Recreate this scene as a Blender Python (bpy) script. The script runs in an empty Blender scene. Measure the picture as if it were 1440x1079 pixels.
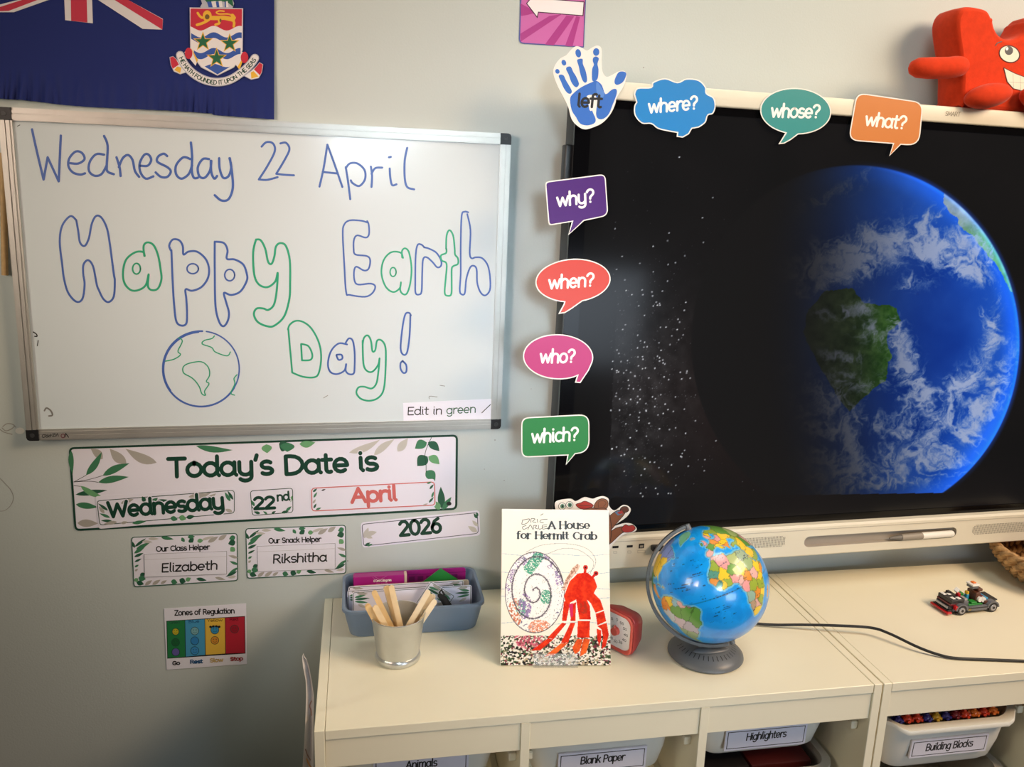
import bpy, bmesh, math, random
import numpy as np
from mathutils import Vector, Matrix
from mathutils.geometry import tessellate_polygon
random.seed(7); RNG = np.random.default_rng(7)
SC = bpy.context.scene
COL = SC.collection
Z0 = 0.56                                   # height of the storage units' tops

# ------------------------------------------------------------------ camera
CAM = np.array([0.046084781, -1.632840518, 0.844035502 + Z0])
CM = np.array([[0.9797517, 0.1997149, 0.0141610], [-0.1976867, 0.9537429, 0.2264827], [0.0317260, -0.2246963, 0.9739122]])
FPX = 1158.305
cd = bpy.data.cameras.new('camera'); cam = bpy.data.objects.new('camera', cd); COL.objects.link(cam)
r_, f_, u_ = CM[:, 0], CM[:, 1], CM[:, 2]
cam.matrix_world = Matrix(((r_[0], u_[0], -f_[0], CAM[0]), (r_[1], u_[1], -f_[1], CAM[1]), (r_[2], u_[2], -f_[2], CAM[2]), (0, 0, 0, 1)))
cd.sensor_width = 36; cd.sensor_fit = 'HORIZONTAL'; cd.lens = FPX / 1440 * 36; cd.clip_start = 0.02
SC.camera = cam

# ------------------------------------------------------------------ light
SC.view_settings.view_transform = 'Standard'; SC.view_settings.look = 'None'
SC.view_settings.gamma = 1; SC.view_settings.use_curve_mapping = False
SC.view_settings.exposure = 0.0
wd = bpy.data.worlds.new('world'); SC.world = wd; wd.use_nodes = True
wd.node_tree.nodes['Background'].inputs[0].default_value = (0.86, 0.93, 1.0, 1)
wd.node_tree.nodes['Background'].inputs[1].default_value = 0.01
def area(name, loc, target, sx, sy, power, color):
    l = bpy.data.lights.new(name, 'AREA'); l.shape = 'RECTANGLE'; l.size = sx; l.size_y = sy; l.energy = power; l.color = color
    o = bpy.data.objects.new(name, l); COL.objects.link(o); o.location = loc
    o.rotation_euler = (Vector(target) - Vector(loc)).to_track_quat('-Z', 'Y').to_euler()
    return o
area('ceiling_lamp', (2.4, -2.0, 2.65), (0.6, -0.1, 0.8), 0.8, 0.8, 50, (1.0, 0.68, 0.40))
area('side_lamp', (2.3, -1.1, 2.3), (0.8, -0.1, 0.8), 0.8, 0.8, 20, (1.0, 0.88, 0.77))
area('wall_washer_lamp', (0.9, -0.75, 2.6), (0.9, -0.65, 0), 0.6, 0.6, 7.7, (0.91, 1.0, 0.945))
area('side_window', (-1.7, -1.2, 1.5), (0.45, 0, 1.12), 0.5, 0.6, 1.85, (1.0, 0.93, 0.70)).data.spread = math.radians(60)
area('front_fill', (1.3, -2.6, 0.75), (0.85, -0.45, 0.45), 0.8, 0.5, 1.6, (0.74, 0.86, 1.0)).data.spread = math.radians(60)  # unseen fill light added low in front to lift the trays and rails
area('rear_beam', (0.3, -3.3, 1.8), (0.5, 0, 1.1), 0.6, 0.7, 1.6, (0.755, 0.906, 1.0)).data.spread = math.radians(26)  # narrow beam added behind the camera to lift the wall beside the display
area('corner_window', (-1.7, -2.1, 1.8), (0.3, 0, 1.25), 0.5, 0.6, 2.3, (1.0, 0.73, 0.60)).data.spread = math.radians(36)

# ------------------------------------------------------------------ helpers
def lin(c):
    c = np.asarray(c, float)
    return np.where(c <= 0.04045, c / 12.92, ((c + 0.055) / 1.055) ** 2.4)
def rgb(*c): return tuple(lin(np.array(c) / 255.0)) + (1.0,)
MATS = {}
def mat(name, c, rough=0.6, metal=0.0, spec=0.5, noise=0.0, nscale=40, bump=0.0, bscale=200, coat=0.0, trans=0.0, sheen=0.0):
    if name in MATS: return MATS[name]
    m = bpy.data.materials.new(name); m.use_nodes = True
    nt = m.node_tree; b = nt.nodes['Principled BSDF']
    col = rgb(*c)
    b.inputs['Base Color'].default_value = col; b.inputs['Roughness'].default_value = rough
    b.inputs['Metallic'].default_value = metal; b.inputs['Specular IOR Level'].default_value = spec
    if coat: b.inputs['Coat Weight'].default_value = coat; b.inputs['Coat Roughness'].default_value = 0.08
    if trans: b.inputs['Transmission Weight'].default_value = trans
    if sheen: b.inputs['Sheen Weight'].default_value = sheen; b.inputs['Sheen Roughness'].default_value = 0.4
    if noise or bump:
        tc = nt.nodes.new('ShaderNodeTexCoord')
    if noise:
        n = nt.nodes.new('ShaderNodeTexNoise'); n.inputs['Scale'].default_value = nscale; n.inputs['Detail'].default_value = 5
        nt.links.new(tc.outputs['Object'], n.inputs['Vector'])
        r = nt.nodes.new('ShaderNodeValToRGB'); r.color_ramp.elements[0].position = 0.3; r.color_ramp.elements[1].position = 0.7
        r.color_ramp.elements[0].color = tuple(x * (1 - noise) for x in col[:3]) + (1,)
        r.color_ramp.elements[1].color = tuple(min(1, x * (1 + noise)) for x in col[:3]) + (1,)
        nt.links.new(n.outputs['Fac'], r.inputs['Fac']); nt.links.new(r.outputs['Color'], b.inputs['Base Color'])
    if bump:
        n2 = nt.nodes.new('ShaderNodeTexNoise'); n2.inputs['Scale'].default_value = bscale; n2.inputs['Detail'].default_value = 4
        nt.links.new(tc.outputs['Object'], n2.inputs['Vector'])
        bp = nt.nodes.new('ShaderNodeBump'); bp.inputs['Strength'].default_value = bump; bp.inputs['Distance'].default_value = 0.002
        nt.links.new(n2.outputs['Fac'], bp.inputs['Height']); nt.links.new(bp.outputs['Normal'], b.inputs['Normal'])
    MATS[name] = m; return m
def vcmat(name, rough=0.5, coat=0.0, emit=0.0, spec=0.5, crough=0.08):
    m = bpy.data.materials.new(name); m.use_nodes = True; nt = m.node_tree; b = nt.nodes['Principled BSDF']
    a = nt.nodes.new('ShaderNodeVertexColor'); a.layer_name = 'picture'
    b.inputs['Roughness'].default_value = rough; b.inputs['Specular IOR Level'].default_value = spec
    if coat: b.inputs['Coat Weight'].default_value = coat; b.inputs['Coat Roughness'].default_value = crough
    if emit:
        b.inputs['Base Color'].default_value = (0.004, 0.004, 0.004, 1)
        nt.links.new(a.outputs['Color'], b.inputs['Emission Color']); b.inputs['Emission Strength'].default_value = emit
    else: nt.links.new(a.outputs['Color'], b.inputs['Base Color'])
    return m
WM = {}
def tag(o, label=None, cat=None, group=None, kind=None):
    if label: o['label'] = label
    if cat: o['category'] = cat
    if group: o['group'] = group
    if kind: o['kind'] = kind
    return o
def root(name, loc, rotz=0.0, label=None, cat=None, group=None):
    o = bpy.data.objects.new(name, None); COL.objects.link(o); o.empty_display_size = 0.03
    o.location = loc; o.rotation_euler = (0, 0, rotz)
    WM[o.name] = Matrix.Translation(Vector(loc)) @ Matrix.Rotation(rotz, 4, 'Z')
    return tag(o, label, cat, group)
def build(name, V, Fc, mats, fm=None, parent=None, local=False, smooth=False, colors=None, angle=None):
    """one mesh object; V in world coordinates unless local (then in the parent's frame)"""
    V = np.asarray(V, float)
    if not isinstance(mats, (list, tuple)): mats = [mats]
    o_loc = Vector((0, 0, 0)); base = WM[parent.name] if parent else Matrix.Identity(4)
    if not local and parent:
        inv = np.array(base.inverted()); V = V @ inv[:3, :3].T + inv[:3, 3]
    o_loc = Vector(((V[:, 0].min() + V[:, 0].max()) / 2, (V[:, 1].min() + V[:, 1].max()) / 2, V[:, 2].min()))
    V = V - np.array(o_loc)
    me = bpy.data.meshes.new(name)
    if isinstance(Fc, np.ndarray):
        me.vertices.add(len(V)); me.vertices.foreach_set('co', V.astype(np.float32).ravel())
        n, k = Fc.shape
        me.loops.add(n * k); me.loops.foreach_set('vertex_index', Fc.astype(np.int32).ravel())
        me.polygons.add(n); me.polygons.foreach_set('loop_start', np.arange(0, n * k, k, dtype=np.int32))
        me.update(calc_edges=True)
    else:
        me.from_pydata([tuple(v) for v in V], [], [tuple(f) for f in Fc])
    for m in mats: me.materials.append(m)
    if fm is not None: me.polygons.foreach_set('material_index', np.asarray(fm, dtype=np.int32))
    if smooth: me.polygons.foreach_set('use_smooth', np.ones(len(me.polygons), dtype=bool))
    if colors is not None:
        ca = me.color_attributes.new('picture', 'FLOAT_COLOR', 'POINT')
        c4 = np.ones((len(V), 4), np.float32); c4[:, :3] = colors; ca.data.foreach_set('color', c4.ravel())
    me.validate(); me.update()
    if smooth and angle:
        bm = bmesh.new(); bm.from_mesh(me)
        for e in bm.edges:
            if len(e.link_faces) == 2 and e.calc_face_angle(0) > angle: e.smooth = False
        bm.to_mesh(me); bm.free()
    o = bpy.data.objects.new(name, me); COL.objects.link(o); o.location = o_loc
    if parent: o.parent = parent
    WM[o.name] = base @ Matrix.Translation(o_loc)
    return o
class MB:
    """collects shapes for one mesh"""
    def __init__(s): s.v = []; s.f = []; s.fm = []; s.mats = []
    def mi(s, m):
        if m not in s.mats: s.mats.append(m)
        return s.mats.index(m)
    def add(s, v, f, m):
        n = len(s.v); s.v += [tuple(x) for x in v]; k = s.mi(m)
        for q in f: s.f.append(tuple(n + i for i in q)); s.fm.append(k)
        return s
    def bm(s, bm, m, mtx=None):
        if mtx is not None: bmesh.ops.transform(bm, matrix=mtx, verts=bm.verts)
        bm.verts.index_update(); s.add([v.co[:] for v in bm.verts], [[v.index for v in f.verts] for f in bm.faces], m); bm.free(); return s
    def box(s, x0, x1, y0, y1, z0, z1, m, bev=0.0, seg=2, mtx=None):
        b = bmesh.new(); bmesh.ops.create_cube(b, size=1)
        bmesh.ops.transform(b, matrix=Matrix.Translation(((x0 + x1) / 2, (y0 + y1) / 2, (z0 + z1) / 2)) @ Matrix.Diagonal((x1 - x0, y1 - y0, z1 - z0, 1)), verts=b.verts)
        if bev: bmesh.ops.bevel(b, geom=list(b.edges), offset=bev, segments=seg, affect='EDGES', profile=0.5)
        return s.bm(b, m, mtx)
    def cyl(s, p0, p1, r0, r1, m, seg=24, caps=True):
        p0, p1 = Vector(p0), Vector(p1); d = p1 - p0; q = d.to_track_quat('Z', 'Y').to_matrix()
        v = []; 
        for p, r in ((p0, r0), (p1, r1)):
            for i in range(seg):
                a = 2 * math.pi * i / seg; v.append(p + q @ Vector((r * math.cos(a), r * math.sin(a), 0)))
        f = [(i, (i + 1) % seg, seg + (i + 1) % seg, seg + i) for i in range(seg)]
        if caps: f += [tuple(range(seg - 1, -1, -1)), tuple(range(seg, 2 * seg))]
        return s.add(v, f, m)
    def sphere(s, c, r, m, u=20, v=12, mtx=None):
        b = bmesh.new(); bmesh.ops.create_uvsphere(b, u_segments=u, v_segments=v, radius=1)
        t = Matrix.Translation(c) @ (mtx or Matrix.Identity(4)) @ Matrix.Diagonal((r[0], r[1], r[2], 1) if hasattr(r, '__len__') else (r, r, r, 1))
        return s.bm(b, m, t)
    def tube(s, pts, rad, m, seg=10, caps=True):
        P = [Vector(p) for p in pts]; R = rad if hasattr(rad, '__len__') else [rad] * len(P)
        n0 = None; v = []
        for i, p in enumerate(P):
            t = (P[min(i + 1, len(P) - 1)] - P[max(i - 1, 0)]).normalized()
            if n0 is None: n0 = t.orthogonal().normalized()
            n0 = (n0 - t * n0.dot(t)).normalized(); b = t.cross(n0)
            for k in range(seg):
                a = 2 * math.pi * k / seg; v.append(p + (n0 * math.cos(a) + b * math.sin(a)) * R[i])
        f = [(i * seg + k, i * seg + (k + 1) % seg, (i + 1) * seg + (k + 1) % seg, (i + 1) * seg + k) for i in range(len(P) - 1) for k in range(seg)]
        if caps: f += [tuple(range(seg - 1, -1, -1)), tuple(range((len(P) - 1) * seg, len(P) * seg))]
        return s.add(v, f, m)
    def lathe(s, prof, m, c=(0, 0, 0), seg=48):
        v = [(c[0] + r * math.cos(2 * math.pi * k / seg), c[1] + r * math.sin(2 * math.pi * k / seg), c[2] + z) for r, z in prof for k in range(seg)]
        f = [(i * seg + k, i * seg + (k + 1) % seg, (i + 1) * seg + (k + 1) % seg, (i + 1) * seg + k) for i in range(len(prof) - 1) for k in range(seg)]
        return s.add(v, f, m)
    def loft(s, loops, m, cap0=True, cap1=True):
        n = len(loops[0]); v = [p for L in loops for p in L]
        f = [(i * n + k, i * n + (k + 1) % n, (i + 1) * n + (k + 1) % n, (i + 1) * n + k) for i in range(len(loops) - 1) for k in range(n)]
        s.add(v, f, m)
        for L, on, flip in ((loops[0], cap0, True), (loops[-1], cap1, False)):
            if on:
                t = tessellate_polygon([[Vector(p) for p in L]]); s.add(L, [q[::-1] if flip else q for q in t], m)
        return s
    def build(s, name, parent=None, local=False, smooth=False, angle=0.7):
        return build(name, s.v, s.f, s.mats, s.fm, parent, local, smooth, angle=angle)
def ray(px, py): return CM @ np.array([(px - 720) / FPX, 1, (539.5 - py) / FPX])
def plane_pt(px, py, P, N):
    d = ray(px, py); return CAM + d * (((np.array(P) - CAM) @ np.array(N)) / (d @ np.array(N)))
def wall_pt(px, py, y=0.0): return plane_pt(px, py, (0, y, 0), (0, 1, 0))
def top_pt(px, py, h=0.0): return plane_pt(px, py, (0, 0, Z0 + h), (0, 0, 1))
def project(X):
    d = (np.asarray(X) - CAM) @ CM
    return np.stack([720 + FPX * d[..., 0] / d[..., 1], 539.5 - FPX * d[..., 2] / d[..., 1]], -1)
def catmull(P, n=6, closed=False):
    P = [np.array(p, float) for p in P]; m = len(P); out = []
    if m < 3 and not closed: return P
    for i in range(m if closed else m - 1):
        g = (lambda k: P[k % m]) if closed else (lambda k: P[min(max(k, 0), m - 1)])
        a, b, c, d = g(i - 1), g(i), g(i + 1), g(i + 2)
        for j in range(n):
            t = j / n; out.append(0.5 * (2 * b + (c - a) * t + (2 * a - 5 * b + 4 * c - d) * t * t + (3 * b - a - 3 * c + d) * t ** 3))
    if not closed: out.append(P[-1])
    return out
def rpoly(C, n=6):
    """polygon from corners (x, y, radius)"""
    out = []; m = len(C)
    for i in range(m):
        p = np.array(C[i][:2], float); r = C[i][2] if len(C[i]) > 2 else 0
        if r == 0: out.append(p); continue
        a = np.array(C[i - 1][:2], float) - p; b = np.array(C[(i + 1) % m][:2], float) - p
        A = p + a / np.linalg.norm(a) * r; B = p + b / np.linalg.norm(b) * r
        for k in range(n + 1):
            t = k / n; out.append(A * (1 - t) ** 2 + 2 * p * t * (1 - t) + B * t * t)
    return out
def ellipse(cx, cy, rx, ry, rot=0, a0=0, a1=360, n=40):
    c, s = math.cos(math.radians(rot)), math.sin(math.radians(rot)); out = []
    full = abs(a1 - a0) >= 360
    for k in range(n if full else n + 1):
        a = math.radians(a0 + (a1 - a0) * k / n); x, y = rx * math.cos(a), ry * math.sin(a)
        out.append(np.array((cx + c * x - s * y, cy + s * x + c * y)))
    return out
def inset(P, d):
    P = [np.array(p, float) for p in P]; n = len(P)
    ar = sum(P[i][0] * P[(i + 1) % n][1] - P[(i + 1) % n][0] * P[i][1] for i in range(n)); sg = 1 if ar > 0 else -1
    out = []
    for i in range(n):
        e1 = P[i] - P[i - 1]; e2 = P[(i + 1) % n] - P[i]
        e1 = e1 / (np.linalg.norm(e1) + 1e-9); e2 = e2 / (np.linalg.norm(e2) + 1e-9)
        n1 = np.array((-e1[1], e1[0])) * sg; n2 = np.array((-e2[1], e2[0])) * sg; b = n1 + n2; l = b @ b
        out.append(P[i] + b * min(2 / max(l, 0.3), 3) * d)
    return out
# ------------------------------------------------------------------ a stroke alphabet
def E(cx, cy, rx, ry, a0, a1):
    n = max(4, int(abs(a1 - a0) / 22))
    return [(cx + rx * math.cos(math.radians(a0 + (a1 - a0) * k / n)), cy + ry * math.sin(math.radians(a0 + (a1 - a0) * k / n))) for k in range(n + 1)]
G = {
 'a': (9.8, [E(4.4, 5, 3.8, 5, 30, 330), [(8.2, 10), (8.2, 1.5), (9.2, 0.1)]]),
 'b': (9.6, [[(1.2, 15), (1.2, 0)], E(5, 5, 3.8, 5, 150, -150)]),
 'c': (8.0, [E(4.6, 5, 4, 5, 50, 310)]),
 'd': (9.8, [E(4.4, 5, 3.8, 5, 30, 330), [(8.2, 15), (8.2, 1.5), (9.2, 0.1)]]),
 'e': (9.2, [[(0.8, 4.9), (8.2, 4.9)] + E(4.5, 5, 3.7, 5, 5, 310)]),
 'f': (6.4, [E(5.1, 12.2, 2.6, 2.8, 60, 180) + [(2.5, 6), (2.5, 0)], [(0.4, 9.6), (5.6, 9.6)]]),
 'g': (9.6, [E(4.4, 5, 3.8, 5, 30, 330), [(8.2, 10), (8.2, -1.5)] + E(4.7, -1.5, 3.5, 3.2, -20, -150)]),
 'h': (9.4, [[(1.2, 15), (1.2, 0)], [(1.2, 6.2)] + E(4.7, 6.5, 3.3, 3.5, 150, 0) + [(8, 0)]]),
 'i': (3.6, [[(1.4, 10), (1.4, 1.6), (2.5, 0.1)], [(1.4, 13.6), (1.4, 13.8)]]),
 'k': (8.6, [[(1.2, 15), (1.2, 0)], [(7.2, 10), (1.6, 4.6)], [(3.4, 6), (7.8, 0)]]),
 'l': (3.6, [[(1.4, 15), (1.4, 1.6), (2.6, 0.1)]]),
 'm': (14.5, [[(1.2, 10), (1.2, 0)], [(1.2, 6.2)] + E(4.3, 6.8, 2.9, 3.2, 150, 0) + [(7.2, 0)], [(7.2, 6.2)] + E(10.2, 6.8, 2.9, 3.2, 150, 0) + [(13.1, 0)]]),
 'n': (9.4, [[(1.2, 10), (1.2, 0)], [(1.2, 6.2)] + E(4.7, 6.5, 3.3, 3.5, 150, 0) + [(8, 0)]]),
 'o': (9.4, [E(4.6, 5, 4, 5, 90, 450)]),
 'p': (9.6, [[(1.2, 10), (1.2, -5)], E(5, 5, 3.8, 5, 150, -150)]),
 'r': (6.6, [[(1.2, 10), (1.2, 0)], [(1.2, 6.0)] + E(4.8, 6.4, 3.2, 3.6, 150, 60)]),
 's': (7.6, [E(3.9, 7.4, 2.9, 2.6, 40, 250) + E(3.9, 2.5, 3.2, 2.5, 70, -140)]),
 't': (6.4, [[(2.6, 13.5), (2.6, 2.4)] + E(4.4, 2.4, 1.8, 2.4, 190, 300), [(0.4, 9.8), (5.6, 9.8)]]),
 'u': (9.4, [[(1.2, 10), (1.2, 3.6)] + E(4.6, 3.6, 3.4, 3.6, 180, 340), [(8, 10), (8, 0)]]),
 'v': (8.4, [[(0.6, 10), (4.2, 0), (7.8, 10)]]),
 'w': (12.6, [[(0.6, 10), (3.4, 0.3), (6.3, 9.2), (9.2, 0.3), (12, 10)]]),
 'x': (8.4, [[(0.8, 10), (7.6, 0)], [(7.6, 10), (0.8, 0)]]),
 'y': (9.2, [[(1.2, 10), (1.2, 3.6)] + E(4.6, 3.6, 3.4, 3.6, 180, 345), [(8, 10), (8, -1.5)] + E(4.5, -1.5, 3.5, 3.2, -20, -145)]),
 'z': (8.2, [[(0.8, 9.8), (7.2, 9.8), (0.8, 0.2), (7.6, 0.2)]]),
 'A': (11.6, [[(0.5, 0), (5.6, 14), (10.8, 0)], [(2.4, 5), (8.9, 5)]]),
 'B': (10.2, [[(1.2, 0), (1.2, 14)], [(1.2, 14)] + E(5, 10.6, 3.3, 3.4, 90, -90) + [(1.2, 7.2)], [(1.2, 7.2)] + E(5.2, 3.6, 4, 3.6, 90, -90) + [(1.2, 0)]]),
 'C': (11.2, [E(6.4, 7, 5.4, 7, 48, 312)]),
 'D': (11.6, [[(1.2, 0), (1.2, 14)], [(1.2, 14)] + E(4, 7, 6.6, 7, 90, -90) + [(1.2, 0)]]),
 'E': (9.4, [[(8.2, 14), (1.2, 14), (1.2, 0), (8.4, 0)], [(1.2, 7.3), (7.4, 7.3)]]),
 'F': (9.0, [[(8.2, 14), (1.2, 14), (1.2, 0)], [(1.2, 7.3), (7.2, 7.3)]]),
 'G': (11.8, [E(6.4, 7, 5.4, 7, 48, 330) + [(11.2, 6.2), (7.4, 6.2)]]),
 'H': (11.6, [[(1.2, 14), (1.2, 0)], [(10.2, 14), (10.2, 0)], [(1.2, 7.3), (10.2, 7.3)]]),
 'I': (3.4, [[(1.6, 14), (1.6, 0)]]),
 'L': (8.6, [[(1.2, 14), (1.2, 0), (8, 0)]]),
 'M': (13.4, [[(1, 0), (2, 14), (6.6, 3), (11.2, 14), (12.2, 0)]]),
 'N': (11.8, [[(1.2, 0), (1.2, 14), (10.2, 0), (10.2, 14)]]),
 'O': (13.0, [E(6.4, 7, 5.6, 7, 90, 450)]),
 'P': (9.8, [[(1.2, 0), (1.2, 14)], [(1.2, 14)] + E(5, 10.2, 3.6, 3.8, 90, -90) + [(1.2, 6.4)]]),
 'R': (10.4, [[(1.2, 0), (1.2, 14)], [(1.2, 14)] + E(5, 10.4, 3.6, 3.6, 90, -90) + [(1.2, 6.8)], [(4.6, 6.8), (9.6, 0)]]),
 'S': (9.6, [E(4.9, 10.4, 3.6, 3.6, 35, 262) + E(4.7, 3.5, 3.9, 3.5, 80, -145)]),
 'T': (10.6, [[(0.5, 14), (10, 14)], [(5.2, 14), (5.2, 0)]]),
 'U': (11.2, [[(1.2, 14), (1.2, 4.6)] + E(5.5, 4.6, 4.3, 4.6, 180, 360) + [(9.8, 14)]]),
 'V': (11.0, [[(0.6, 14), (5.4, 0), (10.2, 14)]]),
 'W': (15.6, [[(0.6, 14), (4, 0.3), (7.7, 12), (11.4, 0.3), (14.8, 14)]]),
 'Y': (10.4, [[(0.6, 14), (5.2, 7), (9.8, 14)], [(5.2, 7), (5.2, 0)]]),
 'Z': (10.0, [[(0.8, 14), (9, 14), (0.8, 0), (9.4, 0)]]),
 '0': (9.8, [E(4.8, 7, 4, 7, 90, 450)]), '1': (6, [[(1, 11.5), (3.6, 14), (3.6, 0)]]),
 '2': (9.4, [E(4.5, 10.2, 3.6, 3.8, 160, -30) + [(0.9, 0.2), (8.6, 0.2)]]),
 '3': (9.2, [E(4.2, 10.5, 3.4, 3.5, 150, -80), E(4.2, 3.7, 3.9, 3.7, 85, -150)]),
 '4': (9.6, [[(6.6, 0), (6.6, 14), (0.8, 4), (9, 4)]]), '5': (9.2, [[(7.8, 14), (2, 14), (1.5, 8)] + E(4.3, 4.5, 3.9, 4.5, 120, -150)]),
 '6': (9.6, [[(7, 13.8), (3.6, 11.5), (1.2, 6)] + E(4.8, 4.4, 3.7, 4.4, 170, 530)]),
 '?': (8.4, [E(4, 10.6, 3.4, 3.6, 165, -60) + [(4, 5.6), (4, 4)], [(4, 0.4), (4, 0.6)]]),
 "'": (3.6, [[(2, 15), (1.2, 11.4)]]), '-': (6, [[(0.8, 5.8), (5.2, 5.8)]]), ' ': (5.4, []),
}
def text_width(s, track=0.0): return sum(G[c][0] + track for c in s) - track - 0.8
class Sheet:
    """flat printed or drawn thing on a plane: outlines traced as photo pixels and laid onto the plane where it stands"""
    def __init__(s, P, N, disp=None):
        s.P = np.array(P, float); s.N = np.array(N, float) / np.linalg.norm(N); s.v = []; s.f = []; s.fm = []; s.mats = []; s.k = 0; s.z0 = 0.0
    def pt(s, p, z): return plane_pt(p[0], p[1], s.P, s.N) + s.N * z
    def _emit(s, pts, faces, m, z):
        n = len(s.v); s.v += [s.pt(p, z) for p in pts]
        if m not in s.mats: s.mats.append(m)
        k = s.mats.index(m)
        for q in faces:
            a = sum(pts[q[i]][0] * pts[q[(i + 1) % len(q)]][1] - pts[q[(i + 1) % len(q)]][0] * pts[q[i]][1] for i in range(len(q)))
            s.f.append(tuple(n + i for i in (q if a < 0 else q[::-1]))); s.fm.append(k)
    def z(s): s.k += 1; return s.z0 + 1.2e-4 + 4e-6 * s.k
    def base(s, pts, m, thick=0.0006, back=0.0):
        pts = [np.array(p, float) for p in pts]; n = len(s.v); k = len(pts)
        t = tessellate_polygon([[Vector((p[0], p[1], 0)) for p in pts]])
        s._emit(pts, t, m, thick); s._emit(pts, t, m, back)
        for i in range(k): s.f.append((n + i, n + (i + 1) % k, n + k + (i + 1) % k, n + k + i)); s.fm.append(s.mats.index(m))
        s.z0 = thick; return s
    def poly(s, pts, m):
        t = tessellate_polygon([[Vector((p[0], p[1], 0)) for p in pts]]); s._emit([np.array(p, float) for p in pts], t, m, s.z()); return s
    def ring(s, outer, d, m):
        inner = inset(outer, d); n = len(outer); s._emit(list(map(np.array, outer)) + inner, [(i, (i + 1) % n, n + (i + 1) % n, n + i) for i in range(n)], m, s.z()); return s
    def ribbon(s, P, w, m, z=None):
        P = [np.array(p, float) for p in P]
        Q = [P[0]]
        for p in P[1:]:
            if np.linalg.norm(p - Q[-1]) > 1e-3: Q.append(p)
        if len(Q) == 1: Q.append(Q[0] + np.array((0.01, 0)))
        # break at sharp corners
        parts = [[Q[0]]]
        for i in range(1, len(Q)):
            parts[-1].append(Q[i])
            if i < len(Q) - 1:
                a = Q[i] - Q[i - 1]; b = Q[i + 1] - Q[i]
                if a @ b < 0.6 * np.linalg.norm(a) * np.linalg.norm(b): parts.append([Q[i]])
        for R in parts:
            n = len(R); L = []; Rt = []; T = []
            for i in range(n):
                t = R[min(i + 1, n - 1)] - R[max(i - 1, 0)]; t = t / (np.linalg.norm(t) + 1e-9); T.append(t)
                ww = (w(t) if callable(w) else w) / 2; nn = np.array((-t[1], t[0])) * ww; L.append(R[i] + nn); Rt.append(R[i] - nn)
            pts = L + Rt; faces = [(i, i + 1, n + i + 1, n + i) for i in range(n - 1)]
            for e, sg in ((0, -1), (n - 1, 1)):
                t = T[e] * sg; ww = (w(T[e]) if callable(w) else w) / 2; nn = np.array((-T[e][1], T[e][0])) * ww; b = len(pts); 
                pts += [R[e] + nn * math.cos(a) + t * ww * math.sin(a) for a in [math.pi * k / 6 for k in range(1, 6)]]
                faces.append((e, *range(b, b + 5), n + e))
            s._emit(pts, faces, m, z if z else s.z())
        return s
    def stroke(s, P, w, m, closed=False, smooth=True):
        Q = catmull(P, 5, closed) if smooth and len(P) > 2 else list(P)
        if closed: Q = list(Q) + [Q[0]]
        return s.ribbon(Q, w, m)
    def text(s, t, a, b, cap, m, w, slant=0.0, track=0.0, up=None, serif=False, squash=1.0):
        a = np.array(a, float); b = np.array(b, float); W = text_width(t, track); ux = (b - a) / W
        if up is None: d = (b - a) / np.linalg.norm(b - a); up = np.array((d[1], -d[0]))
        else: up = np.array(up, float); up = up / np.linalg.norm(up)
        uy = up * cap / 14; x = -0.4
        d0 = ux / np.linalg.norm(ux)
        wf = w
        if serif: wf = lambda tt: w * (0.36 + 0.64 * abs(tt @ up) ** 1.5)
        for c in t:
            adv, st = G[c]
            for k in st:
                s.ribbon([a + ux * (x + px + slant * py) + uy * py for px, py in k], wf, m)
                if serif:
                    for q, r in ((k[0], k[1]), (k[-1], k[-2])):
                        if abs(q[1] - r[1]) > 2 * abs(q[0] - r[0]) and abs(q[1] - r[1]) > 1 and q[1] < 16 and c not in "?'":
                            hw = 1.9 if len(k) < 4 else 1.7
                            s.ribbon([a + ux * (x + q[0] - hw) + uy * q[1], a + ux * (x + q[0] + hw) + uy * q[1]], w * 0.34, m)
            x += adv + track
        return s
    def halo_text(s, t, a, b, cap, m, w, halo=2.4, **k):
        s.text(t, a, b, cap, GLOSSP, w + halo, **k); return s.text(t, a, b, cap, m, w, **k)
    def arc_text(s, t, path, cap, m, w, track=0.0):
        P = catmull(path, 12); L = np.concatenate([[0], np.cumsum([np.linalg.norm(P[i + 1] - P[i]) for i in range(len(P) - 1)])])
        W = text_width(t, track); sc = L[-1] / W; x = -0.4; P = np.array(P)
        def mp(px, py):
            q = np.clip(px * sc, 0, L[-1]); p = np.array([np.interp(q, L, P[:, 0]), np.interp(q, L, P[:, 1])])
            i = min(max(np.searchsorted(L, q), 1), len(P) - 1); d = P[i] - P[i - 1]; d = d / np.linalg.norm(d)
            return p + np.array((d[1], -d[0])) * py * cap / 14
        for c in t:
            adv, st = G[c]
            for k in st: s.ribbon([mp(x + px, py) for px, py in k], w, m)
            x += adv + track
        return s
    def leaf(s, b, t, w, m, vein=None, bend=0.0):
        b = np.array(b, float); t = np.array(t, float); d = t - b; n = np.array((-d[1], d[0])); n = n / (np.linalg.norm(n) + 1e-9)
        A = []; B = []
        for k in range(9):
            u = k / 8; h = w / 2 * math.sin(math.pi * u ** 0.8) ; c = b + d * u + n * bend * math.sin(math.pi * u); A.append(c + n * h); B.append(c - n * h)
        s.poly(A + B[::-1][1:-1], m)
        if vein: s.ribbon([b, b + d * 0.5 + n * bend, b + d * 0.95], 0.35, vein)
        return s
    def build(s, name, parent=None): return build(name, s.v, s.f, s.mats, s.fm, parent)
def Z(ox, oy, sc, pts): return [(ox + p[0] / sc, oy + p[1] / sc) + tuple(q / sc for q in p[2:]) for p in pts]
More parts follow.
